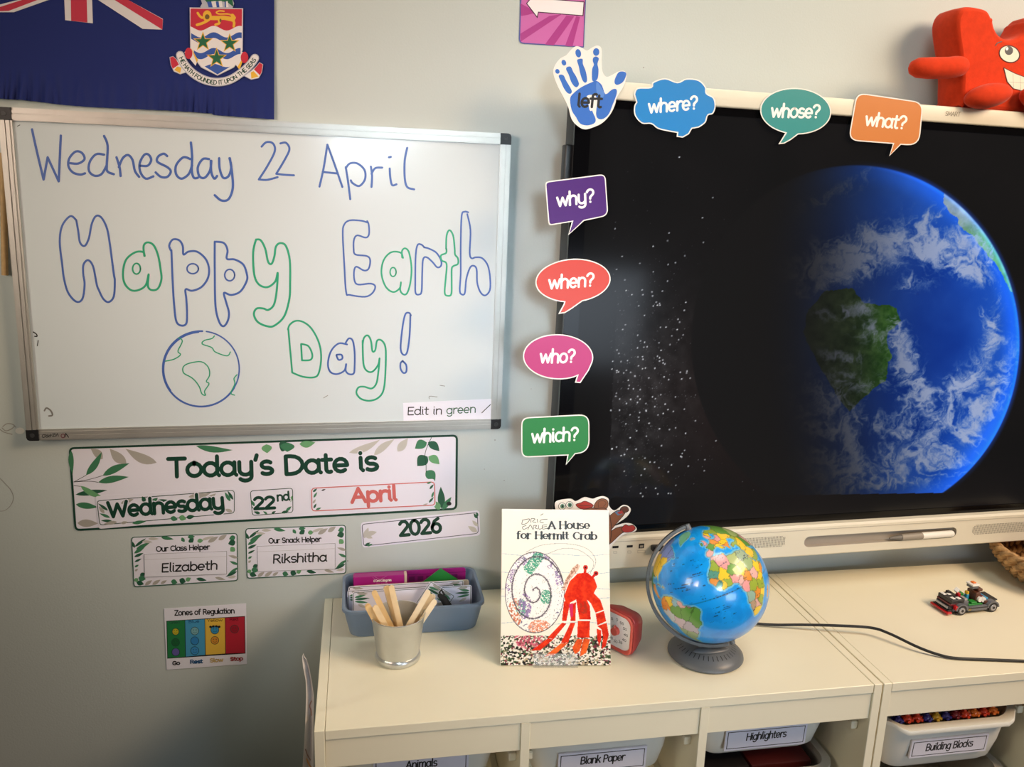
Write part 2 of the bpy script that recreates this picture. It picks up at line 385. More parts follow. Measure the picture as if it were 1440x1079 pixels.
def fbm(x, y, oct=5, seed=0, gain=0.5, ridged=False):
    """value noise on arrays"""
    tot = np.zeros_like(x); amp = 1; norm = 0
    rs = np.random.default_rng(seed); tab = rs.random((256, 256))
    for o in range(oct):
        xi = np.floor(x).astype(int); yi = np.floor(y).astype(int); fx = x - xi; fy = y - yi
        fx = fx * fx * (3 - 2 * fx); fy = fy * fy * (3 - 2 * fy)
        g = lambda a, b: tab[(xi + a) % 256, (yi + b) % 256]
        v = (g(0, 0) * (1 - fx) + g(1, 0) * fx) * (1 - fy) + (g(0, 1) * (1 - fx) + g(1, 1) * fx) * fy
        if ridged: v = 1 - abs(2 * v - 1)
        tot += v * amp; norm += amp; amp *= gain; x = x * 2.03 + 17.3; y = y * 2.03 + 9.7
    return tot / norm
def inpoly(x, y, P):
    r = np.zeros(x.shape, bool); n = len(P); j = n - 1
    for i in range(n):
        xi, yi = P[i][0], P[i][1]; xj, yj = P[j][0], P[j][1]
        if yi != yj: r ^= ((yi > y) != (yj > y)) & (x < (xj - xi) * (y - yi) / (yj - yi) + xi)
        j = i
    return r
def sm(a, b, x): t = np.clip((x - a) / (b - a), 0, 1); return t * t * (3 - 2 * t)
def seg_dist(x, y, P):
    d = np.full(x.shape, 1e9)
    for a, b in zip(P[:-1], P[1:]):
        dx, dy = b[0] - a[0], b[1] - a[1]; l = dx * dx + dy * dy + 1e-12
        t = np.clip(((x - a[0]) * dx + (y - a[1]) * dy) / l, 0, 1); d = np.minimum(d, np.hypot(x - a[0] - t * dx, y - a[1] - t * dy))
    return d
def grid_faces(nx, ny):
    i = np.arange(nx - 1); j = np.arange(ny - 1); I, J = np.meshgrid(i, j); a = (J * nx + I).ravel()
    return np.stack([a, a + 1, a + nx + 1, a + nx], 1)

# palette
PAPER = mat('paper', (228, 227, 240), 0.35, noise=0.015, nscale=60)
GLOSSP = mat('laminated_paper', (228, 226, 240), 0.22, spec=0.5)
INK = mat('ink', (26, 27, 30), 0.4); DGREEN = mat('dark_green_print', (20, 62, 48), 0.35)
LG = [mat('leaf_green', (62, 122, 88), 0.4), mat('leaf_dark', (38, 88, 66), 0.4), mat('leaf_light', (104, 160, 112), 0.4)]
LGR = [mat('leaf_grey', (168, 164, 158), 0.4), mat('leaf_grey_light', (190, 187, 182), 0.4)]
WHITEP = mat('white_plastic', (232, 228, 214), 0.4); BLACKP = mat('black_plastic', (22, 22, 25), 0.4)
DARKG = mat('dark_grey_plastic', (48, 49, 52), 0.45); MELA = mat('white_melamine', (244, 237, 212), 0.38, noise=0.012, nscale=8, bump=0.03, bscale=300)
#@@SPLIT
# ================================================================== the room
WALL = mat('wall_paint', (188, 196, 195), 0.75, noise=0.012, nscale=5, bump=0.12, bscale=260)
m = MB(); m.box(-2.6, 3.6, 0.0, 0.1, 0, 2.6, WALL); wall = tag(m.build('wall_back'), kind='structure')
m = MB(); m.box(-2.6, 3.6, -3.6, 0.1, -0.05, 0.0, mat('floor_carpet', (74, 70, 66), 0.9, noise=0.15, nscale=60)); tag(m.build('floor'), kind='structure')
WN = (0, -1, 0)
sh = Sheet((0, -0.0002, 0), WN); SC1 = mat('scuff', (150, 148, 144), 0.8); SC2 = mat('bare_plaster', (222, 219, 212), 0.8)
sh.poly(ellipse(28, 606, 6.5, 4.5), SC2)
for p in ([(4, 600), (10, 596), (18, 597), (22, 601)], [(3, 602), (8, 606), (15, 604), (20, 600)], [(0, 604), (6, 608), (17, 611)]): sh.stroke(p, 1.3, SC1)
sh.stroke([(0, 673), (8, 681), (15, 689), (19, 700), (15, 711), (7, 718), (0, 719)], 0.8, SC1)
for p in ((696, 619, 1), (681, 660, .7), (709, 676, .8), (489, 789, 1), (747, 547, .6), (905, 95, 1)): sh.poly(ellipse(p[0], p[1], p[2], p[2], n=8), SC1)
sh.build('paint_scuff', wall)

# ================================================================== flag
NAVY = mat('navy_cloth', (24, 38, 104), 0.7, spec=0.25, bump=0.15, bscale=900)
WCL = mat('white_cloth', (214, 210, 214), 0.7); RCL = mat('red_cloth', (186, 40, 68), 0.7)
nx, ny = 260, 120; fx = np.linspace(-10, 386, nx); V = []
topy = lambda x: -96 + x * 0.005
boty = lambda x: 140 + (x / 386) * 28.5 + 3 * math.sin(x / 60) * (x < 300) * 0.6 - 2 * math.exp(-((x - 40) / 40) ** 2)
for j in range(ny):
    t = j / (ny - 1)
    for i in range(nx):
        x = fx[i]; y = topy(x) + (boty(x) - topy(x)) * t
        am = max(0, (t - 0.80) / 0.20) ** 1.3; w = 0.0058 * am * (math.sin(x / 2.6 + 1.5 * math.sin(x / 23)) * (0.5 + 0.5 * math.sin(x / 41 + 1)) + 0.5 * math.sin(x / 5.3 + 2))
        w += 0.004 * max(0, (t - 0.7) / 0.3) * math.sin(x / 55 + 4 * t) ** 2
        V.append(wall_pt(x, y) + np.array((0, -0.003 - abs(w) - 0.001, 0)))
flag = build('flag', V, grid_faces(nx, ny), NAVY, smooth=True)
tag(flag, 'navy flag with red white cross corner and crest, pinned above the whiteboard', 'flag')
sh = Sheet((0, -0.0045, 0), WN)
c1 = lambda P: Z(0, 0, 3.6, P)
sh.poly(c1([(320, -130), (462, -130), (470, 118), (330, 102)]), WCL); sh.poly(c1([(-30, -290), (830, -290), (830, -130), (-30, -130)]), WCL)
sh.poly(c1([(497, 0), (360, -130), (490, -130), (650, 0), (825, 96), (822, 150), (722, 146)]), WCL); sh.poly(c1([(580, 0), (430, -130), (490, -130), (650, 0), (824, 98), (822, 150)]), RCL)
sh.poly(c1([(-30, 62), (70, 62), (245, 0), (330, -60), (330, -130), (150, -60), (90, 0), (-30, 30)]), WCL); sh.poly(c1([(-30, 58), (45, 55), (190, 0), (330, -100), (270, -90), (110, 0), (-30, 45)]), RCL)
sh.poly(c1([(354, -290), (430, -290), (443, 114), (360, 105)]), RCL); sh.poly(c1([(-30, -250), (830, -250), (830, -170), (-30, -170)]), RCL)
sh.build('union_cross', flag)
sh = Sheet((0, -0.0064, 0), WN); c2 = lambda P: Z(220, 0, 5.994, P)
CG = mat('crest_grey', (176, 178, 192), 0.7); CB = mat('crest_blue', (44, 82, 164), 0.7); CGR = mat('crest_green', (18, 96, 62), 0.7); CY = mat('crest_gold', (226, 176, 50), 0.7); CR = mat('crest_red', (192, 34, 58), 0.7); CW = mat('crest_white', (224, 220, 222), 0.7)
sh.poly(c2([(372, -10), (385, 30), (368, 60), (400, 72), (640, 72), (655, 30), (640, -10)]), CG)
sh.poly(c2([(375, -40), (470, -70), (590, -60), (640, -10), (650, 60), (600, 20), (540, 10), (460, 14), (425, 20)]), CGR)
for k in range(3): sh.poly(c2([(462 + k * 62, 12 - 4 * (k == 1)), (500 + k * 50, 8), (508 + k * 50, 60), (472 + k * 55, 62)]), CW if k != 1 else CW)
for k in range(3): sh.poly(c2([(425 + k * 75, 15), (462 + k * 62, 12), (475 + k * 56, 62), (440 + k * 68, 62)]), CB)
SHD = [(285, 68), (725, 75), (722, 420), (700, 500), (650, 565), (515, 632), (380, 565), (330, 500), (290, 400)]
sh.poly(inset(c2(SHD), -1.0), CG); sh.poly(c2(SHD), CW)
wv = lambda x, ph=0: 20 * math.sin((x - 285) / 440 * 4 * math.pi + ph)
sh.poly(c2([(288, 72), (722, 77)] + [(x, 238 - wv(x, 2.2)) for x in np.linspace(720, 287, 28)]), CR)
def shield_x(y):
    xs = []
    for a, b in zip(SHD, SHD[1:] + SHD[:1]):
        if (a[1] - y) * (b[1] - y) < 0: xs.append(a[0] + (b[0] - a[0]) * (y - a[1]) / (b[1] - a[1]))
    return min(xs), max(xs)
for yc, th in ((318, 48), (452, 52)):
    l, r = shield_x(yc); xs = np.linspace(l + 4, r - 4, 28)
    sh.poly(c2([(x, yc - th / 2 - wv(x, 2.2) * 1.1) for x in xs] + [(x, yc + th / 2 - wv(x, 2.2) * 1.1) for x in xs[::-1]]), CB)
l, r = shield_x(560); xs = np.linspace(l + 30, r - 30, 16); sh.poly(c2([(x, 552 - wv(x, 2.2) * .7) for x in xs] + [(515, 628)]), CB)
def star(cx, cy, r): return [(cx + rr * math.sin(k * math.pi / 5), cy - rr * math.cos(k * math.pi / 5)) for k, rr in enumerate([r, r * .4] * 5)]
for cx, cy, r in ((392, 352, 88), (617, 366, 88), (508, 490, 92)): sh.poly(c2(star(cx, cy, r)), CY); sh.poly(c2(star(cx, cy, r * 0.8)), CGR)
for P, w in (([(425, 150), (500, 152), (570, 150), (645, 165)], 36), ([(385, 150), (365, 135), (348, 110)], 20), ([(430, 175), (390, 195), (342, 210)], 22), ([(525, 165), (530, 195), (498, 208)], 20), ([(640, 165), (655, 190), (652, 222)], 22), ([(655, 135), (600, 118), (530, 118), (505, 105), (530, 92), (570, 95)], 12), ([(640, 130), (655, 150)], 30)):
    sh.stroke(c2(P), w / 5.994, CY)
sh.poly(c2(ellipse(428, 135, 38, 48, n=16)), CY); sh.poly(c2(ellipse(428, 142, 20, 22, n=12)), mat('crest_brown', (112, 84, 40), 0.7)); sh.poly(c2(ellipse(540, 172, 9, 16, n=8)), MATS['crest_brown'])
PATH = [(200, 465), (235, 540), (310, 620), (410, 675), (515, 692), (620, 672), (720, 610), (790, 545), (830, 490)]
for sx, P in ((0, [(115, 485), (140, 478), (165, 500), (215, 560), (270, 600), (200, 622), (150, 600), (125, 550)]), (1, [(895, 545), (870, 530), (845, 560), (800, 600), (745, 640), (800, 668), (860, 655), (885, 610)])):
    sh.poly(inset(c2(P), -0.8), CG); sh.poly(c2(P), CW); sh.poly(c2(P[:3] + [((P[3][0] + P[2][0]) / 2, P[3][1] - 15), ((P[6][0] + P[7][0]) / 2, P[6][1] - 20), P[7]]), CR); sh.poly(c2([(P[3][0] - 40 + 80 * sx - 20 * sx, P[3][1]), (P[3][0] - 5, P[3][1] + 10), (P[5][0], P[5][1] - 5), (P[6][0], P[6][1] - 10)]), CY)
for P in ([(235, 440), (290, 400), (350, 505), (330, 555)], [(715, 440), (755, 440), (700, 590), (665, 540)]): sh.poly(c2(P), CW); sh.poly(c2([P[1], P[1], P[2], ((P[2][0] + P[3][0]) / 2, (P[2][1] + P[3][1]) / 2)][1:]), CY)
for cx, cy in ((272, 450), (742, 485)): sh.poly(c2(ellipse(cx, cy, 32, 48, 0, n=16)), CR)
sh.stroke(c2(PATH), 72 / 5.994, CG); sh.stroke(c2(PATH), 56 / 5.994, CW)
sh.arc_text('HE HATH FOUNDED IT UPON THE SEAS', c2([(192, 490), (225, 555), (305, 638), (410, 694), (515, 712), (625, 690), (728, 625), (800, 560), (842, 505)]), 5.6, DGREEN, 1.15)
sh.build('crest', flag)

# wooden dowel at the left edge
m = MB(); a = wall_pt(4, 215, -0.006); b = wall_pt(7, 387, -0.006); m.cyl(a, b, 0.0055, 0.0055, mat('pale_wood', (186, 152, 104), 0.6, noise=0.12, nscale=90), 14)
tag(m.build('wooden_dowel', smooth=True), "pale wooden dowel hanging against the wall beside the whiteboard's left edge", 'dowel')

# ================================================================== whiteboard
YB = -0.02
CORN = [wall_pt(*p, YB) for p in ((-4, 150), (719, 188), (704, 603), (38, 620))]   # TL TR BR BL
def bd(u, v, y=0.0):
    """board coordinates u right, v down in metres from the top left corner"""
    s, t = u / 0.894, v / 0.592; p = (CORN[0] * (1 - s) + CORN[1] * s) * (1 - t) + (CORN[3] * (1 - s) + CORN[2] * s) * t
    return p + np.array((0, y, 0))
wb = root('whiteboard', tuple((CORN[2] + CORN[3]) / 2 + np.array((0, 0.019, 0))), 0, 'white magnetic board with aluminium frame and handwritten Happy Earth Day greeting', 'whiteboard')
ALU = mat('aluminium', (196, 194, 188), 0.38, metal=0.75, noise=0.04, nscale=30); BOARD = mat('board_enamel', (206, 216, 222), 0.16, spec=0.5, coat=0.3)
def slab(m, P4, y0, y1, mt):
    """box from four board corners"""
    A = [bd(*q, y0) for q in P4]; B = [bd(*q, y1) for q in P4]
    m.add(A + B, [(0, 1, 2, 3), (7, 6, 5, 4), (0, 4, 5, 1), (1, 5, 6, 2), (2, 6, 7, 3), (3, 7, 4, 0)], mt)
fw = 0.021
m = MB(); slab(m, [(fw - .002, fw - .002), (.894 - fw + .002, fw - .002), (.894 - fw + .002, .592 - fw + .002), (fw - .002, .592 - fw + .002)], 0.014, 0.004, BOARD); m.build('writing_panel', wb)
for q in ([(0, fw), (fw, fw), (fw, .592 - fw), (0, .592 - fw)], [(.894 - fw, fw), (.894, fw), (.894, .592 - fw), (.894 - fw, .592 - fw)], [(fw, 0), (.894 - fw, 0), (.894 - fw, fw), (fw, fw)], [(fw, .592 - fw), (.894 - fw, .592 - fw), (.894 - fw, .592), (fw, .592)]):
    m = MB(); slab(m, q, 0.0195, 0.0, ALU)
    (u0, v0), (u1, v1) = q[0], q[2]
    if u1 - u0 > v1 - v0: slab(m, [(u0, v0 + .004), (u1, v0 + .004), (u1, v0 + .0095), (u0, v0 + .0095)], 0.0, -0.0015, ALU); slab(m, [(u0, v0 + .0115), (u1, v0 + .0115), (u1, v1 - .002), (u0, v1 - .002)], 0.0, -0.0015, ALU)
    else: slab(m, [(u0 + .002, v0), (u0 + .0095, v0), (u0 + .0095, v1), (u0 + .002, v1)], 0.0, -0.0015, ALU); slab(m, [(u0 + .0115, v0), (u1 - .004, v0), (u1 - .004, v1), (u0 + .0115, v1)], 0.0, -0.0015, ALU)
    m.build('frame_rail', wb)
for cu, cv in ((0, 0), (.894 - fw, 0), (.894 - fw, .592 - fw), (0, .592 - fw)):
    m = MB(); e = .004; q = [(cu, cv), (cu + fw, cv), (cu + fw, cv + fw), (cu, cv + fw)]
    oi = 0 if cu == 0 and cv == 0 else 1 if cv == 0 else 2 if cu > 0 else 3
    P = []
    for k in range(4):
        p = np.array(q[k])
        if k == oi:
            nxt = np.array(q[(k + 1) % 4]) - p; prv = np.array(q[k - 1]) - p; P += [p + prv * .3, p + prv * .09 + nxt * .09, p + nxt * .3]
        else: P.append(p)
    A = [bd(*p, 0.0195) for p in P]; B = [bd(*p, -0.003) for p in P]; n = len(P)
    m.add(A + B, [tuple(range(n)), tuple(range(2 * n - 1, n - 1, -1))] + [(i, i + n, (i + 1) % n + n, (i + 1) % n) for i in range(n)], BLACKP)
    cap_ = m.build('corner_cap', wb); WM[cap_.name] = WM[cap_.name]
    c = bd(cu + fw * .5, cv + fw * .5, -0.003); m = MB(); m.cyl(c, c + np.array((0, -.001, 0)), .0042, .0038, DARKG, 16); m.build('screw', cap_)
MB_, MG_ = mat('blue_marker', (66, 98, 172), 0.35), mat('green_marker', (38, 158, 118), 0.35); SMU = mat('marker_smudge', (120, 118, 116), 0.4)
a4 = lambda P: Z(0, 140, 3.997, P); b4 = lambda P: Z(360, 160, 3.787, P); c6 = lambda P: Z(360, 400, 3.787, P); d5 = lambda P: Z(0, 380, 3.997, P)
BP = (0, YB + 0.0038, 0)
sh = Sheet(BP, WN)
for P in ([(180, 168), (200, 260), (245, 450)], [(245, 450), (268, 325)], [(268, 325), (330, 460)], [(330, 460), (342, 203)],
    [(395, 358), (440, 360), (475, 335), (460, 300), (425, 293), (390, 330), (385, 375), (410, 410), (450, 422), (478, 415)],
    [(585, 310), (540, 308), (505, 350), (500, 400), (530, 428), (570, 420), (600, 370)], [(585, 205), (605, 260), (600, 370), (605, 405), (640, 420)],
    [(655, 325), (672, 380), (678, 430)], [(668, 380), (690, 330), (720, 312), (745, 340), (758, 400), (782, 435)],
    [(790, 372), (830, 372), (850, 340), (835, 310), (810, 312), (785, 360), (790, 410), (820, 445), (862, 432)],
    [(940, 318), (920, 305), (890, 320), (885, 350), (940, 380), (960, 405), (940, 435), (905, 435), (875, 410)],
    [(1070, 335), (1030, 325), (990, 370), (990, 420), (1020, 445), (1060, 420), (1080, 370)], [(1073, 242), (1080, 320), (1078, 400), (1090, 440), (1112, 440)],
    [(1175, 335), (1140, 335), (1112, 380), (1120, 430), (1150, 440), (1180, 400), (1188, 345)], [(1185, 345), (1188, 410), (1205, 445), (1220, 430)],
    [(1232, 330), (1235, 390), (1255, 440), (1285, 430), (1300, 380), (1290, 330)], [(1292, 330), (1305, 420), (1308, 500), (1285, 560), (1245, 568), (1207, 538)]):
    sh.stroke(a4(P), 3.4, MB_)
tag(sh.build('date_word', wb), 'blue marker handwriting'); sh = Sheet(BP, WN)
for P in ([(30, 175), (55, 152), (90, 158), (100, 200), (60, 280), (15, 350)], [(15, 350), (60, 352), (115, 338)], [(130, 158), (160, 155), (178, 190), (150, 250), (108, 320)], [(108, 320), (150, 325), (202, 328)],
    None, [(338, 388), (360, 290), (380, 165)], [(380, 165), (415, 260), (460, 390)], [(355, 310), (430, 318)], [(478, 285), (490, 360), (502, 455)],
    [(478, 290), (500, 265), (540, 265), (578, 300), (580, 350), (550, 385), (515, 370), (505, 355)], [(612, 282), (618, 330), (615, 390)], [(615, 320), (635, 290), (672, 287)],
    [(712, 292), (715, 340), (725, 380), (748, 376)], [(708, 232), (718, 230)], [(805, 182), (792, 250), (792, 340), (805, 390), (842, 403)]):
    if P is None: tag(sh.build('date_word', wb), 'blue marker handwriting'); sh = Sheet(BP, WN); continue
    sh.stroke(b4(P), 3.0, MB_)
tag(sh.build('date_word', wb), 'blue marker handwriting')
sh = Sheet(BP, WN)
for P, mt in (
    ([(107.5, 310), (99, 304), (87.5, 317.5), (84, 340), (87.5, 372), (90, 392), (96, 412), (107.5, 424.5), (116, 420), (119, 400), (117, 385), (117.5, 372), (124, 366), (131, 375), (136, 400), (139, 408), (145, 420), (152.5, 425), (160, 417), (161.5, 395), (160, 385), (154, 340), (150, 320), (142.5, 306), (135, 304), (129, 315), (125, 335), (119, 346), (112.5, 341), (110, 325), (107.5, 311)], MB_),
    ([(203.5, 360), (201, 354.5), (190, 355), (177.5, 365), (173, 382), (175, 398), (184, 408), (195, 408), (205, 401), (209, 386), (208, 402), (213, 408), (222, 406), (227, 393), (226, 380), (222.5, 360), (216, 345), (207.5, 341), (202, 346), (203, 360)], MG_),
    ([(240, 352), (238, 345), (243, 337), (252, 338), (257, 346), (258, 358), (265, 354), (277, 354), (289, 364), (294, 378), (292, 392), (283, 404), (270, 409), (261, 407), (262, 420), (263, 440), (262, 455), (255, 458), (248, 452), (245, 430), (243, 400), (241, 352)], MB_),
    ([(302, 340), (302, 380), (303, 430), (308, 452), (314, 459), (320, 452), (322, 440), (318, 425), (315, 412), (325, 415), (338, 410), (347, 395), (347, 385), (342, 372), (330, 365), (319, 364), (320, 352), (315, 342), (304, 340)], MB_),
    ([(360, 337), (366.6, 338), (373, 350), (377, 368), (382, 371), (386, 360), (388, 347), (394, 342), (402, 346), (407.5, 366), (408, 398), (407, 420), (399.6, 445), (386, 458), (376, 459), (362.6, 453), (357, 442), (361, 434), (370.5, 434), (377, 436), (385, 429), (389, 410), (390.5, 384), (387, 396), (376, 404), (364, 400), (357.5, 386), (356, 355), (360, 337)], MG_)):
    sh.stroke(P, 2.9, mt)
for cx, cy, rx, ry, mt in ((192, 378, 5.5, 7.5, MG_), (271, 378, 8, 7, MB_), (323, 387, 7, 8, MB_)): sh.stroke(ellipse(cx, cy, rx, ry, n=14), 2.2, mt, True)
for P, mt in (
    ([(595, 580), (560, 570), (500, 568), (470, 590), (462, 640), (470, 800), (480, 950), (500, 965), (580, 975), (620, 955), (635, 920), (610, 905), (545, 910), (525, 890), (522, 840), (535, 815), (575, 835), (600, 825), (608, 780), (590, 758), (530, 750), (520, 720), (522, 670), (540, 648), (585, 660), (602, 640), (600, 590), (592, 572)], MB_),
    ([(783, 768), (770, 740), (720, 738), (680, 780), (668, 850), (690, 920), (730, 950), (765, 930), (772, 898), (768, 940), (785, 962), (805, 955), (822, 900), (828, 820), (815, 740), (795, 717), (778, 730), (778, 765)], MG_),
    ([(895, 710), (880, 697), (860, 700), (850, 760), (848, 900), (850, 955), (868, 963), (882, 945), (885, 850), (890, 775), (910, 765), (940, 790), (965, 818), (985, 810), (985, 780), (960, 740), (920, 718), (895, 712)], MB_),
    ([(1012, 720), (1015, 650), (1030, 620), (1050, 650), (1058, 720), (1060, 750), (1075, 770), (1075, 800), (1050, 812), (1042, 830), (1042, 900), (1040, 960), (1022, 970), (1005, 955), (1010, 880), (1015, 800), (990, 782), (985, 755), (1012, 742), (1014, 720)], MG_),
    ([(1130, 525), (1110, 522), (1095, 545), (1090, 700), (1090, 850), (1085, 940), (1095, 962), (1112, 955), (1120, 880), (1140, 820), (1160, 810), (1175, 830), (1178, 900), (1195, 950), (1220, 968), (1245, 940), (1247, 880), (1235, 810), (1205, 770), (1170, 765), (1148, 770), (1138, 740), (1142, 620), (1125, 535)], MB_)):
    sh.stroke(b4(P), 2.4, mt)
sh.stroke(b4(ellipse(730, 843, 16, 24, n=12)), 1.9, MG_, True)
for P, mt in (
    ([(172, 235), (182, 350), (193, 470)], MG_), ([(193, 470), (250, 492), (310, 495), (335, 470), (347, 390), (335, 310), (295, 235), (250, 200), (210, 195), (180, 215), (170, 240)], MG_), ([(240, 318), (245, 405)], MG_), ([(245, 405), (290, 402), (300, 375), (280, 330), (245, 318)], MG_),
    ([(485, 320), (440, 315), (400, 355), (383, 420), (395, 465), (430, 478), (470, 460), (480, 425), (478, 460), (495, 478), (520, 475), (525, 440), (525, 360), (515, 300), (495, 288), (478, 310)], MB_), ([(430, 375), (455, 375), (460, 395), (440, 402), (428, 378)], MB_),
    ([(568, 300), (572, 420), (590, 460), (620, 465), (650, 430), (658, 395), (650, 480), (640, 530), (615, 555), (575, 545), (545, 550), (535, 580), (560, 610), (605, 620), (650, 605), (680, 560), (690, 450), (690, 340), (670, 300), (645, 300), (635, 350), (620, 355), (612, 300), (595, 272), (575, 285), (568, 320)], MG_),
    ([(825, 165), (815, 152), (795, 160), (780, 230), (770, 340), (785, 375), (805, 360), (818, 270), (822, 165)], MB_), ([(780, 408), (800, 430), (800, 465), (785, 472), (770, 450), (770, 420), (782, 408)], MB_)):
    sh.stroke(c6(P), 2.5, mt)
tag(sh.build('greeting_lettering', wb), 'blue and green outlined bubble letters')
sh = Sheet(BP, WN)
sh.ribbon(d5(ellipse(1130, 555, 215, 212, 0, -88, -330, n=50)), 2.6, MB_); sh.ribbon(d5(ellipse(1130, 555, 215, 212, 0, 32, -82, n=24)), 2.0, MB_); sh.ribbon(d5(ellipse(1133, 556, 216, 210, 0, -95, -215, n=30)), 3.4, MB_)
for P in ([(1005, 380), (1025, 400), (1000, 455), (1015, 475), (980, 500), (930, 512)], [(1205, 370), (1190, 385), (1150, 395), (1137, 415), (1190, 435), (1210, 460), (1275, 482), (1295, 460)], [(1332, 588), (1315, 610), (1320, 640), (1298, 690), (1318, 703)],
    [(1050, 590), (1030, 575), (1030, 545), (1060, 525), (1130, 515), (1170, 545), (1178, 590), (1160, 625), (1175, 640), (1150, 680), (1155, 703), (1135, 695), (1120, 655), (1095, 620), (1070, 600), (1045, 588)]): sh.stroke(d5(P), 1.6, MG_)
tag(sh.build('earth_drawing', wb), 'hand drawn globe in blue and green marker')
for fn, P, w, mt in ((d5, [(188, 348), (205, 360), (208, 372), (195, 372)], 1.6, INK), (d5, [(215, 395), (210, 425)], 1.2, INK), (d5, [(250, 790), (262, 775), (285, 790), (295, 815), (275, 820)], 2.2, SMU), (c6, [(360, 605), (382, 592)], .8, SMU), (c6, [(922, 610), (925, 596), (965, 600)], .8, SMU), (c6, [(980, 538), (1005, 542)], .8, SMU), (a4, [(98, 150), (112, 143)], 1, INK)):
    sh = Sheet(BP, WN); sh.stroke(fn(P), w, mt); sh.build('marker_smudge', wb)
sh = Sheet((0, YB - 0.0017, 0), WN)
sh.text('VIZ-PRO', (82.5, 609.5), (59, 611.5), 4.2, INK, 0.75, up=(0, 1)); LR = mat('logo_red', (120, 24, 54), 0.4)
sh.ribbon(ellipse(88.5, 613.2, 2.6, 2.6, 0, 0, 350, n=12), 1.0, LR); sh.ribbon([(91.2, 615), (92.5, 609.8)], 1.2, INK); sh.ribbon([(92.5, 609.8), (96.5, 615)], 1.2, INK)
sh.build('maker_logo', wb)
# label strip on the board
sh = Sheet((0, YB + 0.0036, 0), WN); sh.base([(566.5, 567), (692.5, 561), (692, 591), (567.5, 594)], PAPER, 0.0008)
sh.text('Edit in', (573, 583.5), (621.5, 582.5), 10.5, INK, 1.5, slant=.06); sh.text('green', (628, 582), (669, 580), 10.5, mat('pen_green', (48, 92, 70), .4), 1.4, slant=.06); sh.ribbon([(677.5, 580.5), (689.5, 569)], 1.1, INK)
tag(sh.build('label_strip'), 'white paper strip reading Edit in green at lower right of the whiteboard', 'label')
#@@SPLIT
# ================================================================== printed date display
def rline(P, r): return rpoly([(p[0], p[1], r) for p in P])
sh = Sheet((0, -0.0006, 0), WN)
out = rline([(96.5, 629), (644, 611), (643, 717), (105, 747)], 8)
sh.base(out, GLOSSP, 0.0006); sh.ring(out, 3.0, DGREEN)
e7 = lambda P: Z(80, 600, 4.497, P); e8 = lambda P: Z(380, 600, 4.497, P)
def lv(f, b, t, w, mt, bend=0, vein=None): sh.leaf(f([b])[0], f([t])[0], w / 4.497, mt, vein, bend / 4.497)
for b, t, w, mt, bd_ in (((290, 205), (215, 140), 50, LGR[0], 6), ((440, 232), (335, 140), 62, LGR[0], -8), ((632, 228), (435, 140), 60, LGR[0], -14), ((130, 610), (262, 612), 48, LGR[0], 0), ((118, 430), (320, 402), 34, LG[1], 0), ((150, 375), (300, 450), 36, LG[2], 10), ((120, 492), (262, 510), 40, LG[0], 0),
    ((90, 150), (100, 300), 34, LG[0], 4), ((185, 308), (285, 160), 44, LG[0], 8), ((290, 310), (460, 232), 46, LG[0], -6), ((262, 352), (455, 318), 44, LG[0], -4), ((880, 122), (1112, 148), 40, LG[0], 10), ((1325, 112), (1330, 168), 66, LG[2], 0), ((1405, 108), (1470, 120), 70, LG[1], 10)): lv(e7, b, t, w, mt, bd_)
for P in ([(108, 350), (185, 308)], [(108, 350), (200, 335), (290, 310)], [(108, 350), (200, 345), (262, 352)], [(108, 372), (150, 378)]): sh.stroke(e7(P), 0.7, INK)
for b, t, w, mt, bd_ in (((110, 100), (108, 160), 90, LG[0], 0), ((185, 110), (285, 100), 44, LG[2], 6), ((498, 165), (695, 82), 44, LGR[1], 12), ((655, 182), (785, 80), 44, LGR[1], -6), ((805, 158), (870, 75), 50, LGR[1], 0),
    ((990, 100), (915, 140), 60, LG[0], 8), ((998, 98), (1070, 155), 52, LG[1], -6), ((1000, 190), (1070, 238), 54, LG[2], -8), ((995, 190), (930, 250), 74, LG[1], 6), ((985, 280), (1042, 345), 64, LG[0], -6), ((1085, 520), (1078, 380), 46, LG[1], 0), ((1090, 525), (1145, 445), 34, LG[0], 0), ((1070, 525), (1040, 470), 40, LG[2], 0)): lv(e8, b, t, w, mt, bd_)
sh.stroke(e8([(1022, 65), (995, 120), (978, 180), (985, 240), (985, 290)]), 0.8, DGREEN)
sh.poly(e8(ellipse(1130, 487, 16, 13, n=14)), INK)
sh.halo_text("Today's", (237, 670.5), (383.5, 666.5), 25, DGREEN, 5.8); sh.halo_text('Date is', (401, 667), (531, 660.5), 25, DGREEN, 5.8)
tag(sh.build('date_banner'), "white Today's Date is banner with green border and leaf print on the wall", 'sign')
def mini_leaves(sh, L):
    for b, t, w, mt in L: sh.leaf(b, t, w, mt)
sh = Sheet((0, -0.0016, 0), WN)
sh.base(rline([(134, 698), (331, 686), (333, 727), (139, 744)], 4), GLOSSP, 0.0006)
c = rline([(136, 704), (330, 689), (330, 722), (140, 739)], 5); sh.ring(c, 1.0, DGREEN)
